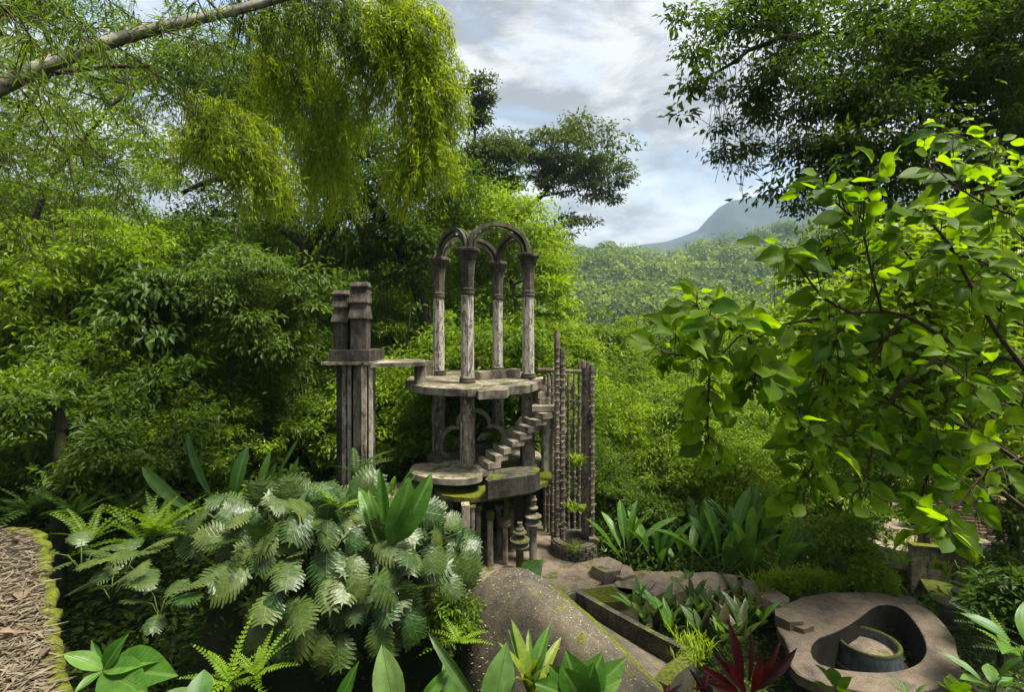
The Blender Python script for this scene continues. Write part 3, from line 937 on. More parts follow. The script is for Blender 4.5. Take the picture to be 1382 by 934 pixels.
def pole(px, ybot, ytop, wpx, label, group, d=None, arms=True, bundle=False):
    p = G(px, ybot, 0.0)
    d = p[1]
    zt = P(px, ytop, d)[2]
    w_ = wpx / F * d / 2
    ro = thing('notched_pole', label, 'pole', p, group)
    mbb = MB()
    zs = np.concatenate([[0], rng.uniform(.05, .15) + np.cumsum(rng.uniform(.10, .19, int((zt - .5) / .145)))])
    prof = []
    for z in zs:
        prof += [(w_ * .86, z), (w_ * .92, z + .09), (w_ * rng.uniform(1.0, 1.14), z + .105), (w_ * rng.uniform(.95, 1.08), z + .125)]
    prof.append((w_ * .8, zt))
    lathe(mbb, prof, p, 7, .03, rng.random())
    mbb.build('shaft', 'poles', ro)
    mbb = MB()
    for z in zs[1:]:                                 # short stubs at the nodes
        for s in rng.random(rng.integers(0, 3)) * 6.28:
            box(mbb, (p[0] + math.cos(s) * w_ * 1.25, p[1] + math.sin(s) * w_ * 1.25, z + .11 + rng.normal(0, .02)), (w_ * .6 + .015, .02, .028), s)
    mbb.build('stub', 'polestub', ro, kind='stuff')
    return p
GP = 'notched concrete poles beside the tower'
pole(751.5, 742, 446, 8, 'tallest notched concrete pole, front half of a twin pair rising from the planter', GP)
pole(759, 741, 470, 8, 'notched concrete pole leaning on the tallest pole of the group', GP)
for px, yb, yt in ((735, 716, 506), (740, 719, 505), (745.5, 723, 505)):
    pole(px, yb, yt, 5, 'thin notched concrete pole between the stair landing and the tallest pole', GP)
for px, yb, yt in ((767, 716, 504), (775, 720, 503), (781.5, 724, 488)):
    pole(px, yb, yt, 4.6, 'thin notched concrete pole standing inside the ring of the stone planter', GP)
for px, yb, yt in ((788, 736, 487), (793.5, 739, 489), (799, 741, 492)):
    pole(px, yb, yt, 7, 'thick notched concrete pole bundled at the valley side of the planter', GP)
be_ = thing('pole_crossbar', 'rough concrete crossbar tying the tops of the notched poles', 'beam', P(760, 500, 11.6))
mb = MB(); tube(mb, curve([P(727, 499, 12.2), P(745, 500, 12.0), P(765, 501, 11.9), P(792, 502, 11.7)], 14), .05, 7); mb.build('bar', 'poles', be_)

# ================================================================== PATH, STEPPING SLABS, MOUND, CHANNEL, POOL
def gpoly(pts, z): return np.array([G(x, y, z)[:2] for x, y in pts])
mb = MB(); prism(mb, gpoly([(598, 700), (720, 706), (738, 712), (748, 735), (756, 752), (800, 757), (812, 752), (836, 768), (842, 778), (815, 784), (800, 795), (770, 812), (742, 818), (700, 800), (640, 800), (590, 790)], 0), -.35, 0)
struct(mb.build('paved_floor', 'path'))
GS = 'overlapping path slabs between the tower and the pool'
sl_list = [
    ([(740, 818), (772, 806), (805, 792), (835, 787), (846, 795), (838, 803), (800, 812), (765, 826)], .02, 'mossy edged path slab next to the grey mound'),
    ([(830, 786), (850, 772), (872, 770), (880, 776), (884, 788), (872, 800), (846, 803), (834, 796)], .05, 'rounded path slab right after the two stacked hexagonal stones'),
    ([(871, 772), (895, 771), (906, 781), (905, 795), (886, 805), (872, 800)], .01, 'path slab with a fanned edge in the middle of the walk'),
    ([(893, 773), (918, 771), (932, 779), (932, 795), (908, 803), (900, 797)], -.03, 'pale worn path slab above the bronze leaved bed'),
    ([(920, 775), (960, 772), (1000, 778), (1004, 792), (960, 799), (928, 797)], -.06, 'long path slab leading behind the bronze leaved bed'),
    ([(995, 779), (1040, 790), (1066, 808), (1062, 822), (1030, 808), (996, 793)], -.06, 'path slab reaching the steps of the pool deck'),
]
path = bpy.data.objects.new('path', None); COL.objects.link(path); path.location = (2.5, 9.5, 0); struct(path)
for ring, z, lab in sl_list:
    q = gpoly(ring, z)

    mb = MB(); prism(mb, q[::-1], z - .2, z)
    mb.build('slab', 'path', path)['label'] = lab
def hexstone(px, py, z, r, th, lab, rz=0.2, mat='path'):
    p = G(px, py, z)
    mbb = MB(); a = np.arange(6) * math.pi / 3 + rz
    prism(mbb, np.stack([np.cos(a) * r, np.sin(a) * r], 1), -th, 0, p)
    return tag(mbb.build('hexagonal_step', mat, loc=p), lab, 'step', 'hexagonal stepping stones')
hexstone(819, 762, .22, .34, .25, 'upper hexagonal stepping stone beside the stone planter')
hexstone(836, 770, .12, .32, .22, 'lower hexagonal stepping stone next to the planter, half under the upper one', 0.5)
hexstone(1064, 830, .16, .24, .2, 'upper hexagonal stone step on the pool deck', 0.1, 'pool')
hexstone(1076, 838, .09, .25, .14, 'lower hexagonal stone step on the pool deck', 0.4, 'pool')
# mossy curved retaining drum beside the path
dr = thing('curved_retaining_wall', 'low curved dark retaining wall with mossy top below the path', 'wall', G(845, 815, 0))
mb = MB(); c = G(850, 812, 0); prism(mb, ringpoly((c[0] - .1, c[1] - .25), .62, .42, 18), -.9, -.12); mb.build('wall_body', 'darkc', dr)
mb = MB(); c = G(810, 806, .0); prism(mb, [(-.55, -.25), (.4, -.3), (.75, .05), (.3, .25), (-.5, .2)], -.25, .05, c, 0.15); mb.build('mossy_top', 'mossrim', dr)

# barrel shaped mound
mound = thing('concrete_mound', 'long rounded grey brown concrete mound littered with pale leaves, moss on its flank', 'mound', (0.6, 7.4, -0.6))
rows = []
st = [  # left foot, left shoulder, crest, right edge   (px, py, d)
    ((648, 800, 9.1), (655, 780, 9.0), (690, 766, 8.85), (725, 780, 9.0)),
    ((628, 830, 8.6), (640, 790, 8.5), (700, 767, 8.3), (742, 788, 8.5)),
    ((622, 860, 8.0), (642, 800, 7.9), (708, 774, 7.65), (770, 812, 7.9)),
    ((628, 900, 7.2), (655, 835, 7.2), (728, 796, 6.85), (806, 845, 7.2)),
    ((650, 960, 6.5), (685, 880, 6.6), (768, 834, 6.25), (850, 890, 6.6)),
    ((700, 1040, 5.9), (740, 945, 6.0), (818, 892, 5.7), (893, 932, 6.1)),
    ((760, 1120, 5.3), (800, 1020, 5.4), (875, 970, 5.15), (940, 985, 5.5)),
]
for s in st:
    q = [P(*k) for k in s]
    q0 = q[0].copy(); q0[2] -= .8
    last = q[3].copy()
    rows.append(curve([q0, q[0], q[1], q[2], q[3]], 16))
rows = np.array(rows)
rr = []
for j in range(rows.shape[1]): rr.append(curve(rows[:, j], 36))
rr = np.array(rr).transpose(1, 0, 2)
rr[..., 2] += 0.012 * np.sin(rr[..., 0] * 7) * np.cos(rr[..., 1] * 6)
mb = MB(); loft(mb, rr)
back = rr[0].copy(); back[:, 2] = -1.2
loft(mb, np.array([back, rr[0]]))
mb.build('mound_body', 'mound', mound, True)
crease = rr[:, -1]
mb = MB()
rows = []
for i, p in enumerate(crease[6:]):
    f = .5 + .5 * abs(math.sin(i * 1.3)) + rng.uniform(-.2, .3) + (.9 if i > 18 else 0)
    rows.append([p + [-.10 * f, -.03 * f, .004], p + [-.03 * f, 0, .02], p + [.05, .02, .0], p + [.06, .03, -.2]])
loft(mb, rows); mb.build('mossy_crease', 'mossrim', mound, True)

chan = thing('channel_wall', 'low L shaped concrete channel wall with mossy end beside the mound', 'wall', (1.2, 7.4, 0))
floor_z = .42
fl = [crease[i] for i in range(6, len(crease) - 4, 3)]
cw = [P(758, 806, 8.25), P(778, 797, 8.35), P(830, 826, 7.75), P(880, 853, 7.25), P(926, 876, 6.9)]
mb = MB(); cwl = curve(cw[1:], 14)
rows = [np.stack([np.interp(np.linspace(0, 1, 14), np.linspace(0, 1, len(fl)), np.array(fl)[:, k]) for k in range(3)], 1) + [0, 0, -.06], cwl + [0, 0, -.32]]
loft(mb, rows); mb.build('channel_floor', 'mound', chan)
def wallstrip(pts, th, dep, nm, mat, parent):
    pts = np.asarray(pts)
    tg = norm(np.gradient(pts, axis=0)); sd_ = norm(np.cross(tg, [0, 0, 1.0]))
    rows = [[p - s * th / 2, p + s * th / 2, p + s * th / 2 - [0, 0, dep], p - s * th / 2 - [0, 0, dep]] for p, s in zip(pts, sd_)]
    mbb = MB(); loft(mbb, rows, True)
    for r, fl_ in ((rows[0], 1), (rows[-1], -1)): mbb.add(np.array(r), [np.array([[0, 1, 2, 3][::fl_]])])
    return mbb.build(nm, mat, parent)
wallstrip(curve(cw[1:], 16), .09, 1.2, 'long_wall', 'darkc', chan)
wallstrip([cw[0], (cw[0] + cw[1]) / 2, cw[1]], .09, .5, 'back_wall', 'darkc', chan)
wallstrip(curve([cw[-1] + [.02, .03, .01], P(928, 888, 6.75), P(905, 905, 6.5), P(893, 922, 6.3)], 10), .2, 1.2, 'end_wall', 'mossy', chan)

# teardrop pool
outer = [(1052, 851), (1048, 838), (1052, 822), (1067, 812), (1098, 803), (1145, 799), (1188, 801), (1224, 809), (1256, 825), (1282, 851), (1293, 880), (1295, 901), (1282, 917), (1256, 930), (1222, 938), (1180, 938), (1146, 930), (1110, 921), (1078, 913), (1064, 893), (1066, 875)]
hole = [(1094, 877), (1098, 868), (1107, 861), (1133, 851), (1156, 837), (1177, 821), (1188, 816.5), (1203, 816.5), (1219, 822.5), (1237, 843), (1249, 867), (1248, 885), (1235, 898), (1208, 906), (1177, 907.5), (1138, 904), (1106, 896), (1096, 886)]
pool = thing('teardrop_pool', 'empty teardrop shaped concrete pool with a broad flat deck', 'pool', (6.0, 8.2, 0))
def closed(pts, z, n):
    q = gpoly(pts, z)
    q = np.concatenate([q[-2:], q, q[:3]])
    o = []
    for i in range(2, len(q) - 3):
        t = np.linspace(0, 1, 6, endpoint=False)[:, None]
        a, b, c, d = q[i - 1], q[i], q[i + 1], q[i + 2]
        o.append(0.5 * (2 * b + (c - a) * t + (2 * a - 5 * b + 4 * c - d) * t ** 2 + (3 * b - a - 3 * c + d) * t ** 3))
    o = np.concatenate(o)
    ln = np.concatenate([[0], np.cumsum(np.linalg.norm(np.diff(np.concatenate([o, o[:1]]), axis=0), axis=1))])
    oo = np.concatenate([o, o[:1]])
    s = np.linspace(0, ln[-1], n, endpoint=False)
    return np.stack([np.interp(s, ln, oo[:, 0]), np.interp(s, ln, oo[:, 1])], 1)
nh = 72
O_, H_ = closed(outer, 0, nh), closed(hole, 0, nh)
# align the two loops by angle round the hole centre
hc = H_.mean(0)
def byang(q):
    a = np.unwrap(np.arctan2(q[:, 1] - hc[1], q[:, 0] - hc[0]))
    if a[-1] < a[0]: q, a = q[::-1], a[::-1]
    t = np.linspace(-math.pi, math.pi, nh, endpoint=False)
    a2 = np.concatenate([a - 2 * math.pi * 2, a - 2 * math.pi, a, a + 2 * math.pi, a + 4 * math.pi])
    qq = np.concatenate([q] * 5)
    o_ = np.argsort(a2)
    return np.stack([np.interp(t, a2[o_], qq[o_, 0]), np.interp(t, a2[o_], qq[o_, 1])], 1)
O_, H_ = byang(O_), byang(H_)
def at(q, z): return np.concatenate([q, np.full((len(q), 1), z)], 1)
wob = 0.02 * np.sin(np.arange(nh) * 1.1) + .012 * rng.normal(size=nh)
mid = O_ * .5 + H_ * .5
O2 = hc + (O_ - hc) * (1 + wob[:, None] * .5)
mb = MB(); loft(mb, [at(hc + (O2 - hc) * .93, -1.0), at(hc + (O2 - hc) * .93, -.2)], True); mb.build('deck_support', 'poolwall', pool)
mb = MB(); loft(mb, [at(hc + (O2 - hc) * .92, -.19), at(O2, -.17), at(O2, -.02), at(hc + (O2 - hc) * .985, 0), at(mid, .006), at(hc + (H_ - hc) * 1.02, 0), at(H_, -.015)], True)
mb.build('deck', 'pool', pool)
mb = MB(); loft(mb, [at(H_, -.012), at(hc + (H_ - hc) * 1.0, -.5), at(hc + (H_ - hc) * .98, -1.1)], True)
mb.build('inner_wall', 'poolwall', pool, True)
mb = MB(); prism(mb, hc + (H_ - hc) * 1.03, -1.2, -1.06); mb.build('pool_bottom', 'soil', pool)
bc = G(1172, 865, -.18)
mb = MB(); a = np.arange(36) * 2 * math.pi / 36
def el(r1, r2, z): return np.stack([bc[0] + np.cos(a) * r1 + .0 * np.sin(a), bc[1] + np.sin(a) * r2, np.full(36, z)], 1)
loft(mb, [el(.50, .44, -.55), el(.49, .43, -.22), el(.485, .425, -.19), el(.43, .375, -.19), el(.425, .37, -.36)], True)
dm = mb.build('basin_drum', 'drum', pool)
mb = MB(); loft(mb, [el(.493, .433, -.215), el(.488, .428, -.178), el(.445, .39, -.178), el(.428, .373, -.21)], True); mb.build('basin_rim', 'mossy', pool)
mb = MB(); prism(mb, el(.43, .374, 0)[:, :2], -.55, -.34); mb.build('basin_floor', 'path', pool)
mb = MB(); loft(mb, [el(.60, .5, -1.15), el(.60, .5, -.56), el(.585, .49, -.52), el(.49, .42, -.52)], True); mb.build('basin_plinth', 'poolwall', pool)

# ledge with dry bamboo leaves, next to the viewpoint
ZL = 3.75
ledge = thing('stone_ledge', 'broad stone ledge with mossy rim, covered in dry bamboo leaves', 'ledge', (-3.2, 2.4, 2.8))
le = [G(x, y, ZL)[:2] for x, y in ((-60, 712), (10, 714), (52, 722), (60, 745), (66, 790), (72, 850), (76, 910), (80, 1010), (60, 1250), (-500, 1250), (-500, 760))]
mb = MB(); prism(mb, np.array(le)[::-1], ZL - 1.6, ZL); mb.build('ledge_body', 'soil', ledge)
mb = MB(); ed = curve([np.array([*q, ZL]) for q in le[1:8]], 24)
ed = curve(ed, 60); tube(mb, ed + np.column_stack([rng.normal(-.01, .012, 60), rng.normal(0, .012, 60), np.full(60, -.028)]), .03 + .02 * rng.random(60), 7); mb.build('moss_rim', 'mossrim', ledge, True)
def scatter_strips(n, fpos, ll, asp, mat, name, label, cat, tilt=.12, main=None):
    pos = np.array([fpos() for _ in range(n)])
    a = rng.random(n) * 2 * math.pi if main is None else main + rng.normal(0, 1.0, n)
    d = np.stack([np.cos(a), np.sin(a), rng.normal(0, tilt, n)], 1)
    nr = np.array([0, 0, 1.0]) + rng.normal(0, .25, (n, 3))
    le_ = ll * rng.uniform(.5, 1.5, n)
    mbb = MB(); leaves(mbb, pos, d, nr, le_, le_ * asp, T_STRIP)
    o = mbb.build(name, mat, loc=pos.mean(0))
    tag(o, label, cat, kind='stuff')
    return o
def on_ledge():
    while True:
        q = G(rng.uniform(-40, 72), rng.uniform(716, 960), ZL)
        pxr = 52 + (max(q[1], .1) < 9) * 0
        lim = np.interp((5.3 - ZL) * F / q[1] + HY, [714, 722, 745, 790, 850, 960], [4, 36, 48, 55, 60, 66])
        if (q[0] / q[1] * F + CX) < lim: return q + [0, 0, rng.uniform(.004, .03)]
scatter_strips(1900, on_ledge, .07, .13, 'straw', 'dry_bamboo_litter', 'loose straw coloured bamboo leaves strewn over the stone ledge', 'leaf litter', main=.5)
for i in range(9):
    q = on_ledge() + [0, 0, .02]
    mb = MB(); leaves(mb, q[None], np.array([[math.cos(i * 1.9), math.sin(i * 1.9), .08]]), np.array([[.1, -.1, 1.0]]), .09 + .05 * rng.random(), .03 + .015 * rng.random(), T_LANCE)
    tag(mb.build('dead_leaf', 'deadleaf', loc=q), 'broad curled brown leaf lying among the straw on the ledge', 'leaf', 'dead leaves on the ledge')
def on_mound():
    i, j = rng.integers(2, 34), rng.integers(5, rr.shape[1] - 1)
    i = min(i, rr.shape[0] - 1)
    f = rng.random(2)
    i2 = min(i + 1, rr.shape[0] - 1)
    p = (rr[i, j] * (1 - f[0]) + rr[i2, j] * f[0]) * (1 - f[1]) + (rr[i, j - 1] * (1 - f[0]) + rr[i2, j - 1] * f[0]) * f[1]
    if math.sin(p[0] * 4.1 + 1) * math.cos(p[1] * 3.3) + rng.normal(0, .5) < -.1: return on_mound()
    return p + [0, 0, .012]
scatter_strips(1100, on_mound, .032, .22, 'strawpale', 'fallen_leaf_litter', 'tiny pale fallen leaves sprinkled over the grey mound', 'leaf litter')
def on_path():
    q = G(rng.uniform(735, 815), rng.uniform(762, 800), 0.0)
    return q + [0, 0, .006]
scatter_strips(260, on_path, .04, .2, 'strawpale', 'path_leaf_litter', 'tiny pale fallen leaves on the paved floor by the planter', 'leaf litter')

# ruined terrace in the right background
ter = thing('ruined_terrace', 'ruined terrace of brown stone with a round planting hole, under the overhanging branches', 'terrace', G(1255, 760, -1.2))
ZT = -.75
mb = MB(); prism(mb, gpoly([(1165, 730), (1205, 742), (1252, 748), (1300, 752), (1330, 735), (1300, 712), (1255, 702), (1205, 700), (1175, 706)], ZT), ZT - .5, ZT); mb.build('terrace_floor', 'path', ter)
c = G(1234, 729, ZT)
mb = MB(); a = np.arange(24) * 2 * math.pi / 24
loft(mb, [np.stack([c[0] + np.cos(a) * r, c[1] + np.sin(a) * r * 1.0, np.full(24, z)], 1) for r, z in ((.62, ZT), (.62, ZT + .09), (.52, ZT + .09), (.52, ZT - .05))], True); mb.build('planting_rim', 'con', ter)
cw2 = [G(1228, 762, ZT - .1), G(1252, 764, ZT - .1), G(1285, 768, ZT - .1), G(1312, 778, ZT - .1), G(1335, 795, ZT - .1)]
wallstrip(curve([q + [0, 0, .5] for q in cw2], 14), .16, 1.2, 'parapet', 'con', ter)
wallstrip(curve([q + [0, -.02, .53] for q in cw2], 14), .18, .04, 'parapet_moss', 'mossrim', ter)
mb = MB(); q = G(1251, 748, ZT); tube(mb, [q, q + [0, 0, .5], q + [.02, 0, 1.05]], [.1, .09, .08], 8); mb.build('post', 'mossy', ter)
for i in range(11):                                   # thin stone courses
    z = ZT - .1 + i * .085
    mb = MB(); q = G(1268, 746, ZT); box(mb, (q[0] + rng.normal(0, .01), q[1] + .2, z), (.62, .3, .07), .1, 0, .006); mb.build('stone_course', 'brick', ter)
q = G(1315, 738, ZT)
for i in range(18):                                   # battered wall of thin stones, each course set back a little
    xx = -.85 + rng.uniform(0, .12)
    while xx < .85:
        ww = rng.uniform(.16, .4)
        mb = MB(); box(mb, (q[0] + .2 + xx + ww / 2, q[1] + .5 + i * .03 - (xx + ww / 2) * .25 + rng.normal(0, .012), ZT + .05 + i * .085), (ww - .008, .4, .08), -.25, 0, .004)
        mb.build('stone', 'brick' if rng.random() < .6 else 'stone', ter)
        xx += ww
mb = MB(); q = G(1322, 768, ZT); box(mb, (q[0], q[1], ZT + .1), (.36, .3, 1.2), .1, .04); mb.build('pillar', 'con', ter)
mb = MB(); q = G(1228, 708, ZT); box(mb, (q[0], q[1], ZT + .14), (.26, .2, .28), .1, .02); mb.build('pillar_stub', 'con', ter)
mb = MB(); q = G(1222, 703, ZT); box(mb, (q[0], q[1] + .5, ZT + .25), (1.3, .2, .16), .1, .01); mb.build('beam', 'con', ter)
rk = thing('stone_ramp', 'mossy sloping stone ramp below the ruined terrace', 'ramp', G(1280, 800, -.9))
mb = MB(); q = [G(1235, 770, -1.3), G(1290, 776, -1.3), G(1350, 812, -1.1), G(1330, 832, -.9), G(1262, 815, -.8)]
ring = np.array(q); lowr = ring.copy(); lowr[:, 2] -= .6
n = len(ring); i = np.arange(n); j = (i + 1) % n
mb.add(np.concatenate([lowr, ring]), [np.stack([i, j, j + n, i + n], 1), i[::-1], i + n]); mb.build('ramp_body', 'mossy', rk)
for px, py in ((1228, 812), (1278, 812), (1300, 800)):
    q = G(px, py, -.35)
    mb = MB(); lathe(mb, [(.16, -.5), (.17, -.1), (.2, -.04), (.2, 0), (.16, .01)], q, 14)
    tag(mb.build('round_stone_stub', 'stone', loc=q), 'short round stone stub in the undergrowth next to the pool', 'stone', 'round stubs by the pool')

# ================================================================== VEGETATION
def basis(base, dirv, nrm, sx, sy, sz=None):
    y = norm(dirv)
    z = np.asarray(nrm, float)
    z = z - y * np.dot(z, y)
    if np.linalg.norm(z) < 1e-3: z = np.array([0.3, -0.9, 0.2])
    z = norm(z)
    x = np.cross(y, z)
    m = np.eye(4)
    m[:3, 0], m[:3, 1], m[:3, 2], m[:3, 3] = x * sx, y * sy, z * (sz or sy), base
    return Matrix(m.tolist())

def leaf_mesh(name, mat, prof, bend=0.25, fold=0.12, wave=0.0, seed=0, stalk=0.0):
    """leaf of unit length along +Y; prof = half widths along it"""
    r = np.random.default_rng(seed)
    n = len(prof)
    ys = np.linspace(0, 1, n)
    rows = []
    for i, (yv, hw) in enumerate(zip(ys, prof)):
        z0 = -bend * yv ** 2
        wv = wave * r.normal()
        wv2 = wave * r.normal()
        rows.append([(-hw, yv, z0 + hw * fold * 2 + wv), (-hw * .5, yv, z0 + hw * fold * 1.3), (0, yv, z0), (hw * .5, yv, z0 + hw * fold * 1.3), (hw, yv, z0 + hw * fold * 2 + wv2)])
    mbb = MB()
    loft(mbb, rows)
    if stalk: tube(mbb, [(0, -stalk, -.02), (0, 0, 0), (0, .5, -bend * .25 - .006)], [.012, .012, .006], 4)
    me = mbb.mesh(name, smooth=True)
    me.materials.append(M[mat])
    return me
def split_leaf(name, mat, lobes=8, bend=.3, seed=1, half=.54):
    r = np.random.default_rng(seed)
    mbb = MB()
    ys = np.linspace(-.05, .90, lobes + 1)
    wid = lambda t: half * (math.sin(min(1, (t + .18) / .62) * math.pi / 2) if t < .44 else max(.0, math.cos((t - .44) / .60 * math.pi / 2)) ** .75)
    def z(x, y): return -bend * max(y, 0) ** 2 - .55 * x * x + .10 * abs(x)
    for s in (-1, 1):
        for k in range(lobes):
            y0, y1 = ys[k], ys[k + 1]
            ym = (y0 + y1) / 2
            wd = max(.06, wid(ym)) * r.uniform(.9, 1.08)
            sweep = .06 + .22 * ym - (.25 if k == 0 else 0)
            inn = .40 + .16 * r.random()
            gap = (y1 - y0) * .11
            pts = []
            for f, g in ((0, 0), (inn, .0), (.8, gap * 1.0), (1.0, gap * 2.0)):
                x = wd * f
                for yy, sg in ((y0, 1), (y1, -1)):
                    yv = yy + sg * g + sweep * f * f * wd / half * .8
                    pts.append((s * x, yv, z(x, yv) + r.normal(0, .006)))
            fs = []
            for i in range(3):
                q = [2 * i, 2 * i + 1, 2 * i + 3, 2 * i + 2]
                fs.append(q if s < 0 else q[::-1])
            mbb.add(pts, np.array(fs))
    tipw = .05
    mbb.add([(-tipw, .88, z(0, .88)), (tipw, .88, z(0, .88)), (0, 1.04, z(0, 1.04))], np.array([[0, 1, 2]]))
    me = mbb.mesh(name, smooth=False)
    me.materials.append(M[mat])
    return me
def frond_mesh(name, mat, pairs=16, bend=.45, wid=.17, seed=3, curl=.0):
    r = np.random.default_rng(seed)
    mbb = MB()
    ys = np.linspace(.08, 1, pairs)
    mid = lambda y: np.array([curl * y * y, y, -bend * y * y])
    tube(mbb, [mid(y) for y in (0, .3, .6, 1.0)], [.008, .007, .005, .002], 3)
    pos, d, nr, ln = [], [], [], []
    for y in ys:
        w_ = wid * (math.sin(min(1, y / .35) * math.pi / 2) * (1 - y) ** .55 + .03)
        for s in (-1, 1):
            pos.append(mid(y)); d.append((s, .35, -.25 + r.normal(0, .08))); nr.append((0, .3, 1)); ln.append(w_)
    ln = np.array(ln)
    leaves(mbb, np.array(pos), np.array(d), np.array(nr), ln, .05 + ln * .12, T_STRIP, r.random(len(ln)))
    me = mbb.mesh(name)
    me.materials.append(M[mat])
    return me

PAD_PROF = [.012, .07, .10, .115, .12, .115, .10, .07, .0]
ME = dict(
    split=[split_leaf('split_leaf', 'monstera', 10, .3, 1), split_leaf('split_leaf', 'monstera', 11, .45, 2, .48), split_leaf('split_leaf', 'monstera', 9, .15, 5, .54)],
    paddle=[leaf_mesh('paddle_leaf', 'paddle', PAD_PROF, .12, .25, .006, 1), leaf_mesh('paddle_leaf', 'paddle', PAD_PROF, .35, .2, .008, 2), leaf_mesh('paddle_leaf', 'paddle', [p * .75 for p in PAD_PROF], .05, .45, .004, 3)],
    broad=[leaf_mesh('broad_leaf', 'broad', [.01, .17, .27, .31, .29, .22, .12, .0], .2, .2, .024, 4), leaf_mesh('broad_leaf', 'broad', [.01, .14, .23, .27, .26, .20, .11, .0], .45, .3, .03, 5), leaf_mesh('broad_leaf', 'broad', [.01, .18, .30, .34, .32, .25, .13, .0], .05, .06, .014, 6)],
    ribbed=[leaf_mesh('ribbed_leaf', 'ribbed', [.03, .16, .24, .27, .27, .22, .13, .0], .2, .14, .01, 7), leaf_mesh('ribbed_leaf', 'ribbed', [.03, .13, .2, .23, .22, .18, .1, .0], .3, .2, .012, 8)],
    glossy=[leaf_mesh('glossy_leaf', 'paddle', [.01, .09, .15, .18, .17, .13, .07, .0], .22, .22, .008, 9)],
    strap=[leaf_mesh('strap_leaf', 'bronze', [.03, .055, .075, .085, .085, .07, .045, .0], .18, .3, .006, 10)],
    strapg=[leaf_mesh('strap_leaf', 'paddle', [.03, .055, .08, .09, .085, .07, .045, .0], .25, .3, .006, 11)],
    red=[leaf_mesh('red_leaf', 'redleaf', [.03, .06, .085, .095, .09, .075, .045, .0], .15, .35, .006, 12)],
    varieg=[leaf_mesh('variegated_leaf', 'varieg', [.04, .05, .065, .07, .065, .05, .035, .0], .35, .3, .008, 13)],
    taro=[leaf_mesh('heart_leaf', 'ribbed', [.12, .26, .32, .33, .29, .21, .1, .0], .1, .08, .01, 14)],
    frond=[frond_mesh('fern_frond', 'lf_fern', 16, .45, .17, 3), frond_mesh('fern_frond', 'lf_fern', 15, .7, .15, 4, .1)],
    frondd=[frond_mesh('fern_frond', 'lf_ferndark', 15, .6, .2, 5)],
)
def put_leaf(root, kind, base, tip, wide=1.0, face=None, jit=0.0):
    """one leaf from base to tip (world points)"""
    base, tip = np.asarray(base, float), np.asarray(tip, float)
    d = tip - base
    ln = np.linalg.norm(d)
    if face is None: face = np.array([0, -.6, .8])
    face = np.asarray(face, float) + rng.normal(0, jit, 3) if jit else np.asarray(face, float)
    me = ME[kind][rng.integers(len(ME[kind]))]
    return inst('leaf', me, root, basis(base - np.array(root.location), d, face, ln * wide, ln))

def rosette_plant(name, label, cat, loc, kinds, n, ln, elev=(20, 75), wide=1.0, group=None, stem=0.0, az=None, part='leaf'):
    root = thing(name, label, cat, loc, group)
    loc = np.asarray(loc, float)
    sb = MB()
    for i in range(n):
        a = (i * 2.4 + rng.normal(0, .3)) if az is None else rng.uniform(*az)
        el_ = R(rng.uniform(*elev))
        d = np.array([math.cos(a) * math.cos(el_), math.sin(a) * math.cos(el_), math.sin(el_)])
        l_ = ln * rng.uniform(.7, 1.15)
        b = loc + d * stem * l_ * rng.uniform(.7, 1.2) + [0, 0, .02]
        k = kinds[rng.integers(len(kinds))]
        me = ME[k][rng.integers(len(ME[k]))]
        up = np.array([-math.cos(a) * math.sin(el_), -math.sin(a) * math.sin(el_), math.cos(el_)]) + rng.normal(0, .15, 3)
        inst(part, me, root, basis(b - loc, d, up, l_ * wide * rng.uniform(.85, 1.15), l_))
        if stem: tube(sb, [loc - [0, 0, .1], (loc + b) / 2 + [0, 0, .03], b + d * .03], [.012 * ln + .004, .01 * ln + .003, .008 * ln + .002], 4)
    if stem: sb.build('stem', 'stem', root, True)
    return root

# ---------------------------------------------------------------- far canopy, valley and hill
mb = MB()
cnt = 0
tries = 0
while cnt < 700 and tries < 9000:
    tries += 1
    y = rng.uniform(140, 425)
    px = rng.uniform(690, 1150)
    x = (px - CX) / F * y
    z = float(hill_z(x, y))
    r = rng.uniform(3.2, 6) if rng.random() < .5 else rng.uniform(6, 12.5)
    pad(mb, (x, y, z + r * .55), (r, r, r * .85), 250, 2.6, .7, .1, T_DIAMOND, .8, rng.uniform(-.45, .4), .8, 1.0, False)
    cnt += 1
o = mb.build('hill_forest', 'lf_far', loc=(100, 300, 20))
tag(o, 'hazy mass of tree crowns covering the far hill', 'forest', kind='stuff')

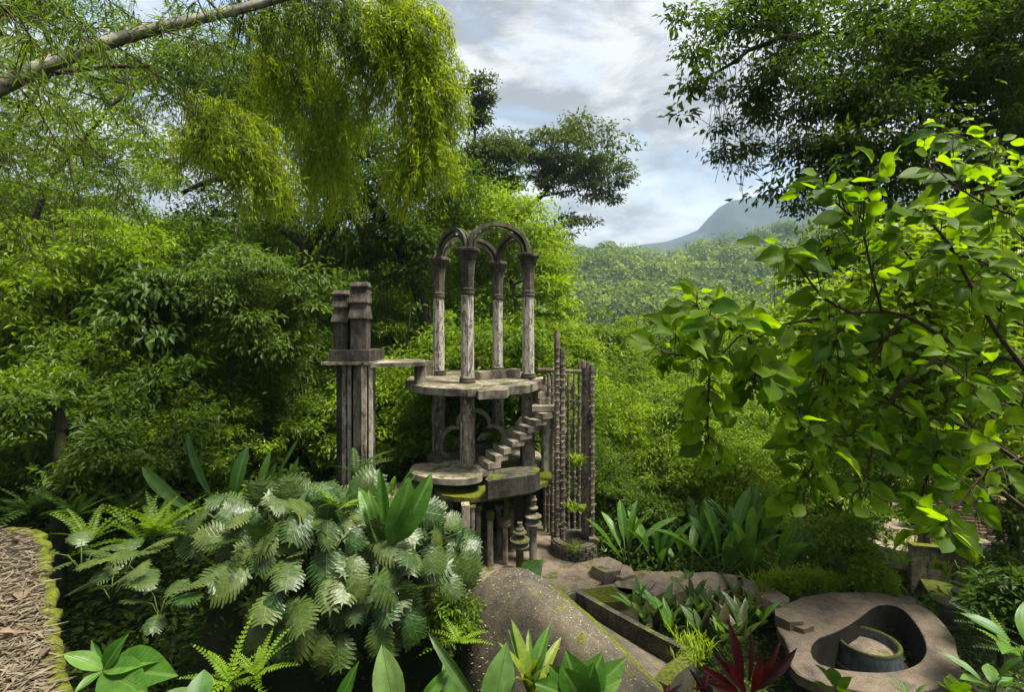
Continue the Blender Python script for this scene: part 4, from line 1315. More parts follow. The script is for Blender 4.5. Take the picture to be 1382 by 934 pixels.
def proto(name, h, spread, npads, padr, nleaf, ll, leaf, trunkr, bark='bark', flat=.7, asp=.45, droop=.25, seed=0, low=.25, tmpl=T_DIAMOND, extra=.7):
    pads = []
    for i in range(npads):
        t = (i + .5) / npads
        zz = h * (low + (1 - low) * t ** .8)
        prof = math.sin(min(1, (t * .92 + .12)) * math.pi) ** .6
        a = i * 2.4 + rng.normal(0, .4)
        rad = spread * prof * rng.uniform(.35, 1.0)
        r = padr * rng.uniform(.7, 1.3)
        pads.append(((math.cos(a) * rad, math.sin(a) * rad, zz), (r, r, r * flat), nleaf))
    for i in range(int(npads * extra)):               # loose sprigs that break the outline
        t = rng.random()
        zz = h * (low + (1.12 - low) * t)
        prof = math.sin(min(1, (t * .85 + .15)) * math.pi) ** .5
        a = rng.random() * 6.28
        rad = spread * prof * rng.uniform(.85, 1.35)
        r = padr * rng.uniform(.3, .6)
        pads.append(((math.cos(a) * rad, math.sin(a) * rad, zz), (r, r, r * 1.1), int(nleaf * .35)))
    trunk = [(0, 0, -.4), (rng.normal(0, .1) * h * .1, 0, h * .3), (rng.normal(0, .1) * h * .3, rng.normal(0, .05) * h, h * .6), (0, 0, h * .9)]
    return make_tree(name, 'x', trunk, pads, leaf, ll, trunkr=trunkr, bark=bark, asp=asp, droop=droop, tmpl=tmpl)
PR = {}
PR['mid'] = proto('forest_tree', 9.0, 3.0, 30, 1.0, 330, .24, 'lf_mid', .16)
PR['bright'] = proto('forest_tree', 8.0, 2.8, 28, 1.0, 330, .22, 'lf_bright', .15, 'barkpale')
PR['dark'] = proto('forest_tree', 10.0, 3.2, 30, 1.05, 330, .22, 'lf_dark', .2, 'barkmoss')
PR['olive'] = proto('forest_tree', 9.0, 3.4, 30, 1.05, 330, .21, 'lf_olive', .18, 'barkmoss')
PR['shrub'] = proto('forest_shrub', 2.7, 1.35, 20, .48, 230, .15, 'lf_mid', .05, low=.1, extra=1.0)
PR['shrubd'] = proto('forest_shrub', 2.6, 1.35, 20, .48, 230, .16, 'lf_under', .05, low=.1, extra=1.0, asp=.36)
PR['shrubb'] = proto('forest_shrub', 2.7, 1.4, 20, .46, 240, .13, 'lf_bright', .05, low=.1, extra=1.0)
PRUSED = set()
def plant(kind, x, y, s, label, cat, group, name=None, z=None, sz=None):
    src = PR[kind]
    if kind in PRUSED: o = copy_tree(src)
    else:
        o = src; PRUSED.add(kind)
    o.location = (x, y, (gz(x, y) if z is None else z) - .1)
    o.rotation_euler = (0, 0, rng.random() * 6.28)
    o.scale = (s, s, s * (sz or rng.uniform(.9, 1.15)))
    if name: o.name = name
    tag(o, label, cat, group)
    return o
LB = {
    'mid': 'mid green leafy tree in the thick forest behind the tower',
    'bright': 'light green leafy tree in the thick forest behind the tower',
    'dark': 'dark glossy leaved tree in the thick forest behind the tower',
    'olive': 'grey green leafy tree in the thick forest behind the tower'}
LV = {
    'mid': 'mid green tree growing down in the valley beyond the poles',
    'bright': 'light green tree growing down in the valley beyond the poles',
    'dark': 'dark green tree growing down in the valley beyond the poles',
    'olive': 'grey green tree growing down in the valley beyond the poles'}
# valley trees, tops at the rows the photograph shows
def by_top(px, ytop, d, kind, lab, grp, s=None):
    p = P(px, ytop, d)
    z0 = gz(p[0], p[1])
    hh = {'mid': 9.9, 'bright': 8.9, 'dark': 11, 'olive': 9.9}[kind]
    s = max(.3, (p[2] - z0) / hh)
    if kind in PRUSED: pass
    return plant(kind, p[0], p[1], s, lab, 'tree', grp, sz=1.0)
VG = 'trees down in the valley'
for px, yt, d, k in ((820, 428, 24, 'bright'), (870, 440, 30, 'olive'), (790, 455, 19, 'mid'), (915, 430, 34, 'bright'), (960, 415, 38, 'bright'), (1000, 410, 42, 'bright'),
                     (1040, 430, 33, 'bright'), (1090, 430, 36, 'mid'), (850, 500, 19, 'mid'), (900, 510, 21, 'bright'), (945, 500, 22, 'bright'), (990, 520, 20, 'bright'),
                     (1030, 540, 18, 'bright'), (1080, 530, 19, 'mid'), (880, 585, 15.5, 'bright'), (930, 600, 15, 'bright'), (985, 600, 15, 'mid'), (830, 560, 15.5, 'bright'),
                     (1040, 620, 14.5, 'bright'), (1100, 610, 15, 'dark'), (1150, 560, 18, 'mid'), (1105, 650, 14.5, 'mid'), (1200, 600, 17, 'mid'), (1250, 620, 16, 'dark'), (1300, 600, 17, 'dark'), (1360, 600, 16, 'mid'),
                     (800, 640, 14, 'mid')):
    by_top(px, yt, d, k, LV[k], VG)
for i in range(90):                                   # deeper rows of the valley
    d = rng.uniform(45, 130)
    px = rng.uniform(680, 1250)
    k = ('mid', 'bright', 'bright', 'bright')[rng.integers(4)]
    x = (px - CX) / F * d
    plant(k, x, d, rng.uniform(.9, 1.5), LV[k], 'tree', VG)

# ---------------------------------------------------------------- forest on the left and behind the tower
FG = 'trees of the forest behind the tower'
FL = []
for px, yt, d, k in (
    (20, 230, 24, 'mid'), (90, 260, 20, 'bright'), (150, 290, 22, 'mid'), (30, 260, 17, 'mid'), (215, 290, 21, 'mid'), (270, 280, 23, 'dark'),
    (350, 270, 22, 'mid'), (420, 330, 19, 'mid'), (480, 300, 22, 'dark'), (545, 300, 24, 'mid'), (600, 310, 23, 'bright'),
    (120, 330, 15, 'bright'), (50, 360, 13.5, 'mid'), (190, 370, 16, 'mid'), (280, 400, 16, 'dark'), (370, 380, 16, 'mid'), (440, 440, 15.5, 'mid'),
    (525, 400, 18, 'mid'), (575, 420, 17.5, 'bright'), (625, 400, 19, 'mid'), (690, 410, 19, 'mid'), (740, 420, 18, 'bright'),
    (505, 520, 15, 'bright'), (560, 530, 16, 'mid'), (615, 520, 16.5, 'bright'), (680, 520, 17, 'mid'), (735, 500, 17, 'mid'), (-40, 300, 15, 'dark'), (-60, 250, 20, 'mid')):
    FL.append(by_top(px, yt, d, k, LB[k], FG))
for i in range(46):
    d = rng.uniform(26, 60)
    px = rng.uniform(-150, 640)
    k = ('mid', 'dark', 'olive', 'bright', 'mid')[rng.integers(5)]
    by_top(px, rng.uniform(290, 390), d, k, LB[k], FG)
SG = 'undergrowth shrubs'
SL = {'shrub': 'mid green shrub in the undergrowth below the forest trees', 'shrubd': 'dark green shrub in the undergrowth below the forest trees', 'shrubb': 'light green shrub in the undergrowth below the forest trees'}
for i in range(70):
    px = rng.uniform(-40, 560)
    d = rng.uniform(10.3, 16)
    x = (px - CX) / F * d
    if 350 < px and d < 14.2: continue
    k = ('shrubd', 'shrubd', 'shrub', 'shrub', 'shrubb')[rng.integers(5)]
    plant(k, x, d, rng.uniform(.7, 1.15), SL[k], 'shrub', SG)
for px, d, k in ((520, 14.2, 'shrubb'), (545, 15, 'shrub'), (570, 15.5, 'shrubb'), (600, 16, 'shrubb'), (640, 16.5, 'shrub'), (670, 16.3, 'shrubb'), (700, 16.2, 'shrub'), (730, 16, 'shrubb'),
                 (505, 15.8, 'shrub'), (590, 17.5, 'shrub'), (655, 18, 'shrubb')):
    x = (px - CX) / F * d
    plant(k, x, d, rng.uniform(1.2, 1.6), 'bright leafy shrub growing close behind the lower columns of the tower', 'shrub', 'shrubs right behind the tower', z=gz(x, d) + .5)
for i in range(46):
    px = rng.uniform(800, 1400)
    d = rng.uniform(13.2, 17)
    x = (px - CX) / F * d
    if px > 1150 and d < 16: continue
    k = ('shrubb', 'shrubb', 'shrub', 'shrubd')[rng.integers(4)]
    plant(k, x, d, rng.uniform(.65, 1.15), 'leafy %s shrub on the valley side of the path' % {'shrubb': 'light green', 'shrub': 'mid green', 'shrubd': 'dark green'}[k], 'shrub', 'shrubs on the valley side')
for px, d, yt, ln_ in ((305, 12.6, 470, .03), (60, 12, 300, .1), (125, 12, 290, -.1), (185, 13, 330, .2), (262, 13, 420, -.15), (395, 14, 400, .1), (350, 13.5, 480, .25), (30, 10.5, 480, .3), (150, 11.5, 440, -.2), (232, 11.8, 330, .1), (420, 14.5, 430, -.1), (285, 14, 300, .3), (95, 14, 240, .1), (10, 13, 330, .1), (330, 15, 270, -.1), (450, 15, 330, .15), (530, 15.5, 420, .2), (545, 16.5, 380, -.2)):
    x = (px - CX) / F * d
    b = np.array([x, d, gz(x, d) - .2]); t_ = P(px + ln_ * 120, yt, d)
    ro = thing('sapling', 'slender dark sapling stem with a sparse leafy top among the undergrowth', 'sapling', b, 'slender saplings in the undergrowth')
    mb = MB(); c_ = curve([b, b * .6 + t_ * .4 + rng.normal(0, .12, 3), b * .3 + t_ * .7 + rng.normal(0, .1, 3), t_], 14); tube(mb, c_, np.linspace(.045, .012, 14), 6); mb.build('trunk', 'bark', ro, True)
    mb = MB()
    for q in c_[9:]: pad(mb, q + rng.normal(0, .3, 3), (.42, .42, .2), 42, .17, .38, .6, T_LANCE, .1)
    mb.build('crown', 'lf_under', ro, kind='stuff')
def reg(lst, f=None):
    o = []
    for px, py, d, w_, h_, n, rp, nl in lst: o += crown_pads(px, py, d, w_, h_, n, rp, nl)
    return o
def gp(px, d, dz=0.0):
    x = (px - CX) / F * d
    return np.array([x, d, gz(x, d) - .1 + dz])

make_tree('understory_tree', 'small glossy tree with a thin leaning trunk near the stepped pier', [gp(312, 12), P(308, 560, 12), P(318, 490, 12), P(338, 420, 12), P(345, 340, 12)],
          reg([(345, 400, 12, 170, 180, 34, 30, 330), (360, 480, 12.5, 90, 60, 8, 22, 260)]), 'lf_under', .17, dens=1.3, trunkr=.07, bark='bark', droop=.5, tmpl=T_LANCE)
make_tree('understory_tree', 'small dark tree with drooping leaves on a thin curved stem', [gp(236, 11), P(232, 590, 11), P(222, 540, 11), P(206, 480, 11), P(205, 400, 11)],
          reg([(207, 430, 11, 90, 130, 18, 26, 300)]), 'lf_dark', .22, trunkr=.05, droop=.8, tmpl=T_LANCE)
make_tree('glossy_tree', 'leafy tree with upright dark stems and shiny bright leaves', [gp(85, 12.5), P(88, 560, 12.5), P(92, 430, 12.5), P(100, 300, 12.5)],
          reg([(95, 330, 12.5, 230, 120, 26, 30, 300), (70, 430, 12.3, 190, 140, 26, 28, 300), (160, 390, 12.6, 110, 120, 12, 26, 260)]), 'lf_bright', .19, trunkr=.07, droop=.5)
make_tree('mossy_tree', 'old dark mossy trunk forking low among ferns at the forest edge', [gp(78, 8.6), P(80, 640, 8.6), P(82, 570, 8.6), P(60, 540, 8.5), P(0, 565, 8.3)],
          reg([(40, 560, 8.6, 130, 60, 9, 26, 160), (150, 610, 8.8, 120, 90, 12, 26, 200), (20, 630, 8.8, 90, 90, 8, 24, 180)]), 'lf_under', .15, trunkr=.13, bark='barkmoss')
make_tree('airy_tree', 'tall airy tree with sparse fine foliage showing the white sky', [gp(10, 15), P(20, 420, 15), P(60, 260, 15), P(120, 180, 15), P(170, 120, 15)],
          reg([(110, 220, 15, 280, 140, 40, 26, 130), (60, 130, 14, 240, 120, 20, 24, 80), (190, 300, 15, 140, 100, 16, 24, 130), (240, 220, 15, 130, 130, 14, 22, 70)]), 'lf_bright', .17, trunkr=.11, asp=.3)
make_tree('airy_tree', 'tall feathery tree closing the gap above the leaning culm', [gp(-60, 17), P(-40, 420, 17), P(0, 220, 17), P(60, 110, 17), P(110, 40, 17)],
          reg([(60, 60, 17, 260, 130, 40, 26, 150), (190, 90, 17.5, 160, 130, 26, 24, 120), (30, 180, 17, 200, 120, 28, 26, 160), (260, 70, 18, 110, 100, 14, 22, 110), (170, 200, 17, 180, 110, 20, 24, 140)]), 'lf_mid', .19, trunkr=.16, asp=.3)
make_tree('tall_dark_tree', 'tall dark tree with a straight trunk rising behind the bamboo plumes', [gp(395, 21), P(400, 480, 21), P(392, 330, 21), P(370, 200, 21), P(350, 110, 21)],
          reg([(320, 115, 21, 170, 90, 24, 26, 230), (400, 190, 21, 190, 110, 26, 26, 220), (260, 210, 21, 150, 90, 14, 24, 150), (320, 290, 21, 190, 80, 16, 26, 170), (210, 130, 22, 120, 70, 9, 22, 130)]), 'lf_dark', .2, trunkr=.24, bark='barkmoss')
make_tree('epiphyte_tree', 'big dark tree with thick crooked limbs covered in air plants', [gp(590, 17), P(585, 500, 17), P(566, 395, 17), P(530, 320, 17), P(490, 250, 17), P(470, 170, 17)],
          reg([(500, 240, 17, 200, 160, 26, 34, 330), (440, 330, 17, 160, 110, 16, 32, 300), (545, 350, 16.6, 110, 120, 14, 28, 300), (590, 250, 17.5, 110, 170, 16, 30, 260), (320, 105, 18, 120, 80, 14, 30, 300)]),
          'lf_dark', .19, trunkr=.3, bark='barkmoss')
lm = MB()
et = thing('leaning_tree', 'thick mossy double trunked tree rising beside the stepped posts', 'tree', gp(425, 16))
tube(lm, curve([gp(425, 16), P(430, 480, 16), P(418, 400, 16), P(410, 330, 16), P(380, 250, 16), P(350, 190, 16)], 16), np.linspace(.26, .1, 16), 8)
lm.build('trunk', 'barkmoss', et, True)
lm = MB()
for q in ([P(418, 400, 16), P(440, 330, 16), P(470, 290, 16), P(505, 345, 16)], [P(412, 340, 16), P(470, 260, 16), P(520, 265, 16), P(562, 345, 16)], [P(410, 330, 16), P(360, 300, 16), P(290, 290, 16.3), P(235, 330, 16.5)], [P(380, 250, 16), P(300, 240, 16), P(245, 260, 16)]):
    tube(lm, curve(q, 12), np.linspace(.16, .06, 12), 6)
lm.build('limb', 'barkmoss', et, True)
lm = MB()
for c_ in reg([(430, 280, 16, 180, 100, 16, 28, 200), (300, 320, 16.3, 170, 70, 12, 24, 170)]): pad(lm, c_[0], c_[1], c_[2], .18, .4, .4)
lm.build('crown', 'lf_mid', et, kind='stuff')

make_tree('light_green_tree', 'light green tree rising right behind the arches', [gp(700, 20), P(705, 470, 20), P(690, 380, 20), P(680, 300, 20)],
          reg([(665, 300, 20, 170, 110, 26, 28, 330), (720, 340, 20, 110, 130, 18, 26, 300), (630, 380, 20, 130, 120, 18, 28, 300), (745, 400, 19, 60, 90, 8, 24, 260)]), 'lf_bright', .22, trunkr=.16, bark='barkpale')
make_tree('umbrella_tree', 'tall dark tree with a rounded crown standing out against the clouds', [gp(640, 34), P(655, 420, 34), P(690, 310, 34), P(735, 260, 34), P(765, 215, 34)],
          reg([(775, 205, 34, 150, 90, 62, 13, 120), (818, 240, 34, 70, 80, 26, 12, 100), (715, 215, 34, 100, 70, 18, 14, 130), (775, 245, 34, 110, 60, 14, 13, 90), (765, 305, 33, 70, 50, 12, 12, 90)]), 'lf_olive', .3, hollow=.05, trunkr=.32, bark='barkmoss')
make_tree('tall_forest_tree', 'tall slender tree with loose grey green crown next to the bamboo plumes', [gp(625, 28), P(640, 420, 28), P(645, 300, 28), P(640, 160, 28)],
          reg([(640, 140, 28, 40, 110, 12, 14, 170), (660, 215, 28, 90, 90, 22, 18, 260), (650, 270, 28, 110, 90, 18, 18, 240)]), 'lf_olive', .28, trunkr=.2, bark='barkmoss')

# ---------------------------------------------------------------- bamboo overhead
bam = thing('leaning_bamboo_culm', 'thick grey mottled bamboo culm arching high overhead', 'bamboo', (-6.2, 4.6, gz(-6.2, 4.6)))
cul = curve([(-6.6, 4.4, 2.2), (-6.2, 4.5, 4.6), P(-120, 190, 5.0), P(0, 117, 5.2), P(100, 73, 5.6), P(200, 41, 6.0), P(330, 10, 6.6), P(470, -30, 7.3)], 44)
mb = MB(); rad = np.interp(np.arange(44), [0, 20, 43], [.1, .082, .055])
tube(mb, cul, rad, 10); mb.build('culm', 'culm', bam, True)
mb = MB()
for i in range(3, 43, 3):
    tg = norm(cul[min(i + 1, 43)] - cul[i]); tube(mb, [cul[i] - tg * .012, cul[i] + tg * .012], [rad[i] * 1.1, rad[i] * 1.1], 10)
mb.build('node_ring', 'barkpale', bam)
def spray(mb_t, mb_l, a, b, rad0, n, ll, sag=.1, gap=.16, side=.45, asp=.12, drp=.6):
    """bamboo shoot from a to b with side twigs hung with narrow leaves"""
    pts = limb(mb_t, a, b, rad0, rad0 * .25, sag, 5, 10, .02)
    pts = curve(pts, n)
    for p in pts[int(n * .15):]:
        for _ in range(2):
            u = norm(rng.normal(size=3) * [1, 1, .4]) * side * rng.uniform(.4, 1)
            q = p + u + [0, 0, -side * .35]
            tw = curve([p, p + u * .55 + [0, 0, .03], q], 6)
            tube(mb_t, tw, .003, 3, False)
            k = 9
            t_ = rng.integers(1, 6, k)
            d = u + rng.normal(0, .35, (k, 3)) * side + [0, 0, -drp * side]
            leaves(mb_l, tw[t_], d, rng.normal(size=(k, 3)) * .5 + [0, 0, 1], ll * rng.uniform(.6, 1.2, k), ll * asp, T_STRIP)
tb, lb = MB(), MB()
for a, b, sg in ((P(60, 96, 5.6), P(330, 205, 6.6), .16), (P(150, 60, 5.8), P(250, 150, 6.2), .1), (P(20, 110, 5.4), P(130, 330, 5.8), .12), (P(-60, 160, 5.2), P(70, 300, 5.2), .1), (P(40, 20, 5), P(200, 150, 5.2), .12), (P(-40, 60, 4.6), P(110, 190, 4.8), .1), (P(0, -30, 4.2), P(130, 60, 4.4), .08),
                 (P(200, 40, 6), P(300, 70, 6.2), .05), (P(260, -20, 6), P(310, 110, 6.2), .05), (P(-60, 250, 5.0), P(60, 360, 5.2), .1), (P(100, 180, 6), P(190, 300, 6.4), .1), (P(-30, -20, 3.6), P(60, 70, 3.7), .05), (P(330, 10, 6.6), P(300, 150, 6.9), .05), (P(-60, 20, 6.5), P(120, 120, 7), .1), (P(60, -40, 6.5), P(220, 60, 7), .1), (P(-80, 120, 7), P(100, 230, 7.2), .1), (P(100, 120, 7), P(260, 260, 7.4), .12), (P(-50, 200, 6.6), P(140, 250, 7), .12), (P(160, -40, 7), P(290, 40, 7), .06), (P(20, -60, 5.5), P(80, 90, 5.6), .06)):
    spray(tb, lb, a, b, .012, 18, .14, sg)
tb.build('shoot', 'twig', bam, True, 'stuff')
lb.build('foliage', 'lf_bamboo2', bam, False, 'stuff')

def plume(label, stem, masses, dens=1.0, leaf='lf_bamboo'):
    root = thing('bamboo_plume', label, 'bamboo', stem[0], 'drooping bamboo plumes')
    tb, lb = MB(), MB()
    st_ = curve(stem, 22)
    tube(tb, st_, np.linspace(.03, .008, 22), 6)
    for px, py, d, w_, h_, n, nl in masses:
        c = P(px, py, d)
        for i in range(n * 4):                         # arching twigs hung with narrow leaves
            u = rsphere(1)[0] * rng.random() ** .4
            p = c + u * [w_ / 2 / F * d, w_ / 2 / F * d * .6, h_ / 2 / F * d]
            a = st_[np.argmin(np.linalg.norm(st_ - (p + [0, 0, .5]), axis=1))]
            og = norm((p - a) * [1, 1, 0] + rng.normal(0, .15, 3) * [1, 1, 0])
            if np.linalg.norm(p - a) > 1.1: a = p + norm(a - p) * 1.1
            tw = curve([a, a * .45 + p * .55 + [0, 0, .16], p, p + og * .14 + [0, 0, -.16], p + og * .2 + [0, 0, -.40]], 16)
            tube(tb, tw[::3], .0028, 3, False)
            k = int(nl * dens * .42)
            t_ = rng.integers(4, 16, k)
            tg = norm(np.gradient(tw, axis=0))[t_]
            q = tw[t_] + rng.normal(0, .03, (k, 3))
            dd = tg * .55 + rng.normal(0, .5, (k, 3)) + [0, 0, -.3]
            leaves(lb, q, dd, rng.normal(size=(k, 3)) * .6 + [0, -.2, .9], .115 * rng.uniform(.6, 1.3, k), .018, T_STRIP, np.clip(rng.random() * .65 + rng.random(k) * .35, 0, 1))
    tb.build('stem', 'twig', root, True)
    lb.build('foliage', leaf, root, False, 'stuff')
plume('dense olive green bamboo plume hanging down into the open sky', [P(380, -70, 8), P(462, 0, 8), P(520, 50, 8), P(552, 110, 8), P(575, 170, 8), P(588, 215, 8)],
      [(540, 40, 8, 130, 120, 46, 150), (575, 120, 8, 100, 160, 50, 150), (570, 210, 8, 100, 110, 30, 140), (495, 90, 8.2, 100, 160, 34, 140), (545, 245, 8.3, 60, 50, 8, 120)])
plume('bright yellow green bamboo plume drooping in front of the dark limbs', [P(230, -60, 8.6), P(300, 20, 8.6), P(370, 70, 8.6), P(420, 140, 8.6), P(436, 190, 8.6)],
      [(400, 60, 8.6, 130, 120, 38, 130), (430, 150, 8.6, 120, 150, 44, 150), (440, 240, 8.6, 90, 100, 22, 130), (360, 130, 8.8, 80, 90, 14, 120)])
plume('lowest yellow green bamboo plume with a thin dark arching stem', [P(60, 100, 7), P(180, 90, 7), P(260, 130, 7.2), P(310, 175, 7.2), P(335, 220, 7.2)],
      [(310, 185, 7.2, 130, 80, 34, 130), (345, 235, 7.2, 90, 70, 18, 120), (270, 170, 7.2, 60, 60, 10, 100)])
plume('mid green bamboo plume hanging between the leaning culm and the dense plume', [P(300, -80, 7), P(380, -20, 7.4), P(450, 20, 7.6), P(480, 60, 7.6)],
      [(360, 10, 7.5, 120, 60, 18, 110), (440, 20, 7.6, 110, 70, 22, 120)], leaf='lf_bamboo2')

# ---------------------------------------------------------------- overhanging tree on the right
ov = reg([(1330, 60, 8.5, 260, 200, 40, 40, 280), (1180, 60, 8.5, 200, 170, 32, 38, 240), (1330, 220, 8.5, 220, 180, 34, 40, 280), (1180, 190, 8.2, 170, 150, 24, 36, 240), (1030, 40, 8.5, 170, 110, 22, 30, 130),
          (1060, 130, 8.4, 140, 120, 18, 30, 130), (1100, 240, 8.3, 110, 120, 14, 32, 200), (960, 60, 8.3, 90, 90, 8, 22, 80), (945, 130, 8.2, 90, 60, 7, 20, 60), (1000, 190, 8.2, 80, 90, 8, 20, 70), (920, 20, 8.3, 40, 40, 3, 16, 50)])
ovt = make_tree('overhanging_tree', 'large dark overhanging tree hung with thin vines', [gp(1470, 9), P(1440, 420, 9), P(1395, 200, 9), P(1345, 80, 9), P(1310, -30, 9), P(1290, -120, 9)],
          ov, 'lf_over', .125, lr=.3, trunkr=.36, bark='barkmoss', droop=.5)
mb = MB()
for a, b in ((P(1340, 60, 9), P(1080, 50, 8.4)), (P(1330, 40, 9), P(1090, -10, 8.6)), (P(1400, 240, 9), P(1150, 190, 8.2)), (P(1090, 50, 8.4), P(930, 130, 8.2)), (P(1080, 50, 8.4), P(980, 30, 8.3)), (P(1420, 330, 8.8), P(1390, 90, 8.4)), (P(1250, 180, 8.2), P(1220, 0, 8.4))):
    limb(mb, a, b, .06, .015, .06, 6, 9, .05)
mb.build('limb', 'bark', ovt, True, 'stuff')
mb = MB()
for i in range(110):
    q = P(rng.uniform(960, 1130), rng.uniform(20, 170), rng.uniform(8, 8.6))
    ln = rng.uniform(.5, 1.6)
    tube(mb, curve([q, q + [rng.normal(0, .05), 0, -ln * .5], q + [rng.normal(0, .15), 0, -ln]], 6), .005, 3, False)
mb.build('vine', 'twig', ovt, False, 'stuff')
make_tree('dark_tree', 'dense dark tree behind the large backlit leaves', [gp(1420, 10.5), P(1400, 560, 10.5), P(1370, 450, 10.5), P(1340, 330, 10.5)],
          reg([(1250, 330, 10.5, 260, 120, 30, 36, 300), (1330, 430, 10.5, 240, 170, 34, 38, 300), (1200, 440, 10.5, 200, 120, 20, 34, 260), (1330, 570, 10.2, 200, 130, 22, 36, 260), (1210, 560, 10.8, 200, 120, 18, 34, 240), (1130, 360, 11, 120, 100, 12, 30, 220)]), 'lf_dark', .16, trunkr=.25, bark='barkmoss')
make_tree('shaded_tree', 'shaded tree hanging low over the ruined terrace', [gp(1400, 9.0), P(1372, 760, 9), P(1362, 650, 9), P(1340, 560, 9)],
          reg([(1340, 620, 9, 150, 70, 12, 30, 200), (1230, 610, 9.2, 150, 50, 8, 26, 170), (1368, 700, 8.8, 40, 80, 5, 22, 160), (1150, 640, 9.6, 110, 60, 6, 26, 170), (1375, 780, 8.6, 50, 90, 6, 26, 200)]), 'lf_under', .14, trunkr=.11, bark='barkmoss')

# ---------------------------------------------------------------- near shrub with large backlit leaves
near = thing('broad_leaf_shrub', 'arching shrub with large bright green leaves lit from behind, close by', 'shrub', (4.6, 3.1, 1.0))
bmb = MB(); nl_ = 0
mains = [
    [(1400, 492, 3.5), (1300, 470, 3.5), (1220, 425, 3.4), (1150, 423, 3.3), (1060, 438, 3.2), (1000, 452, 3.1), (958, 500, 3.1)],
    [(1000, 452, 3.1), (960, 430, 3.05), (938, 412, 3.0)],
    [(1010, 455, 3.1), (1020, 490, 3.1), (1015, 530, 3.1)],
    [(970, 478, 3.1), (925, 480, 3.0), (890, 475, 3.0)],
    [(958, 500, 3.1), (955, 560, 3.1), (957, 610, 3.15)],
    [(1400, 640, 3.7), (1300, 575, 3.6), (1220, 555, 3.5), (1170, 510, 3.5), (1130, 480, 3.4)],
    [(1400, 700, 3.6), (1290, 620, 3.5), (1200, 590, 3.5), (1120, 590, 3.4), (1070, 600, 3.4)],
    [(1400, 520, 3.3), (1340, 440, 3.3), (1280, 330, 3.3), (1240, 292, 3.2), (1180, 290, 3.2)],
    [(1190, 420, 3.3), (1175, 360, 3.2), (1165, 300, 3.2), (1172, 230, 3.2)],
    [(1168, 310, 3.2), (1130, 275, 3.2), (1105, 262, 3.15)],
    [(1150, 423, 3.3), (1110, 400, 3.2), (1070, 350, 3.15), (1045, 345, 3.1)],
    [(1400, 300, 3.6), (1340, 280, 3.5), (1290, 250, 3.4), (1250, 215, 3.3)],
    [(1400, 400, 3.6), (1340, 360, 3.5), (1290, 345, 3.5), (1230, 350, 3.4)],
    [(1400, 560, 3.2), (1340, 540, 3.2), (1290, 500, 3.2), (1260, 480, 3.2)],
    [(1220, 425, 3.4), (1150, 520, 3.4), (1080, 560, 3.4), (1030, 550, 3.3)],
    [(1150, 423, 3.3), (1120, 480, 3.3), (1100, 540, 3.3), (1060, 580, 3.3)],
    [(1300, 470, 3.5), (1240, 500, 3.4), (1190, 560, 3.4), (1170, 640, 3.4), (1150, 670, 3.4)],
    [(1400, 610, 3.0), (1330, 640, 3.0), (1280, 700, 3.0), (1255, 725, 3.0)],
    [(1300, 575, 3.6), (1260, 620, 3.5), (1240, 680, 3.5)],
    [(1400, 260, 3.9), (1350, 220, 3.9), (1310, 190, 3.8), (1280, 180, 3.8)],
    [(1400, 340, 3.7), (1360, 300, 3.7), (1330, 240, 3.7), (1350, 200, 3.7)],
    [(1230, 350, 3.4), (1200, 320, 3.4), (1150, 330, 3.3), (1110, 340, 3.3)],
    [(1400, 450, 3.4), (1350, 420, 3.4), (1320, 380, 3.4), (1300, 390, 3.3)],
    [(1120, 590, 3.4), (1090, 640, 3.4), (1075, 665, 3.4)],
]
spots = []
for m_ in mains:
    c = curve([P(*q) for q in m_], 18)
    big = len(m_) > 4
    tube(bmb, c, np.linspace(.017 if big else .009, .004, 18), 6)
    for i in range(4 if big else 2, 18, 2): spots.append((c[i], norm(c[min(i + 1, 17)] - c[i - 1]), i / 17))
def twig_leaves(p, tg, n, ln):
    global nl_
    side = norm(np.cross(tg, [0, 0, 1]) * rng.choice([-1, 1]) + rng.normal(0, .5, 3) + tg * .6)
    e_ = p + side * ln + [0, 0, rng.normal(.02, .05)]
    tw = curve([p, (p + e_) / 2 + [0, 0, .03], e_], 7)
    tube(bmb, tw, np.linspace(.004, .002, 7), 4)
    for k in range(n):
        b = tw[min(6, 2 + int(k * 5 / n))]
        a = rng.random() * 6.28
        d = norm(side * .8 + norm(np.cross(side, [0, 0, 1])) * (1 if k % 2 else -1) * .8 + [0, 0, rng.normal(-.15, .3)])
        l_ = rng.uniform(.06, .15) if rng.random() < .7 else rng.uniform(.14, .22)
        me = ME['broad'][rng.integers(3)]
        nrm_ = np.array([rng.normal(0, .7), rng.normal(-.8, .7), .75])
        LQ.append((l_, b + d * .03, d, nrm_))
        tube(bmb, [b, b + d * .035], .0022, 3, False)
        nl_ += 1
order = rng.permutation(len(spots))
LQ = []
for rep in range(2):
    for i in order: twig_leaves(*spots[i][:2], (4, 2)[rep], rng.uniform(.06, .26))
LQ.sort(key=lambda q: -q[0])
for l_, b_, d_, n_ in LQ[:296]:
    inst('leaf', ME['broad'][rng.integers(3)], near, basis(b_ - np.array(near.location), d_, n_, l_ * rng.uniform(.9, 1.15), l_))
sm = MB()
for l_, b_, d_, n_ in LQ[296:]:                        # the smaller leaves, joined
    me = ME['broad'][rng.integers(3)]
    v = np.array([q.co[:] for q in me.vertices]); f = np.array([q.vertices[:] for q in me.polygons])
    m4 = np.array(basis(b_, d_, n_, l_ * rng.uniform(.9, 1.15), l_))
    sm.add(v @ m4[:3, :3].T + m4[:3, 3], f, np.full(len(v), rng.random()))
sm.build('small_leaves', 'lf_near', near, True, 'stuff')
bmb.build('branch', 'twig', near, True, 'stuff')
mb = MB()
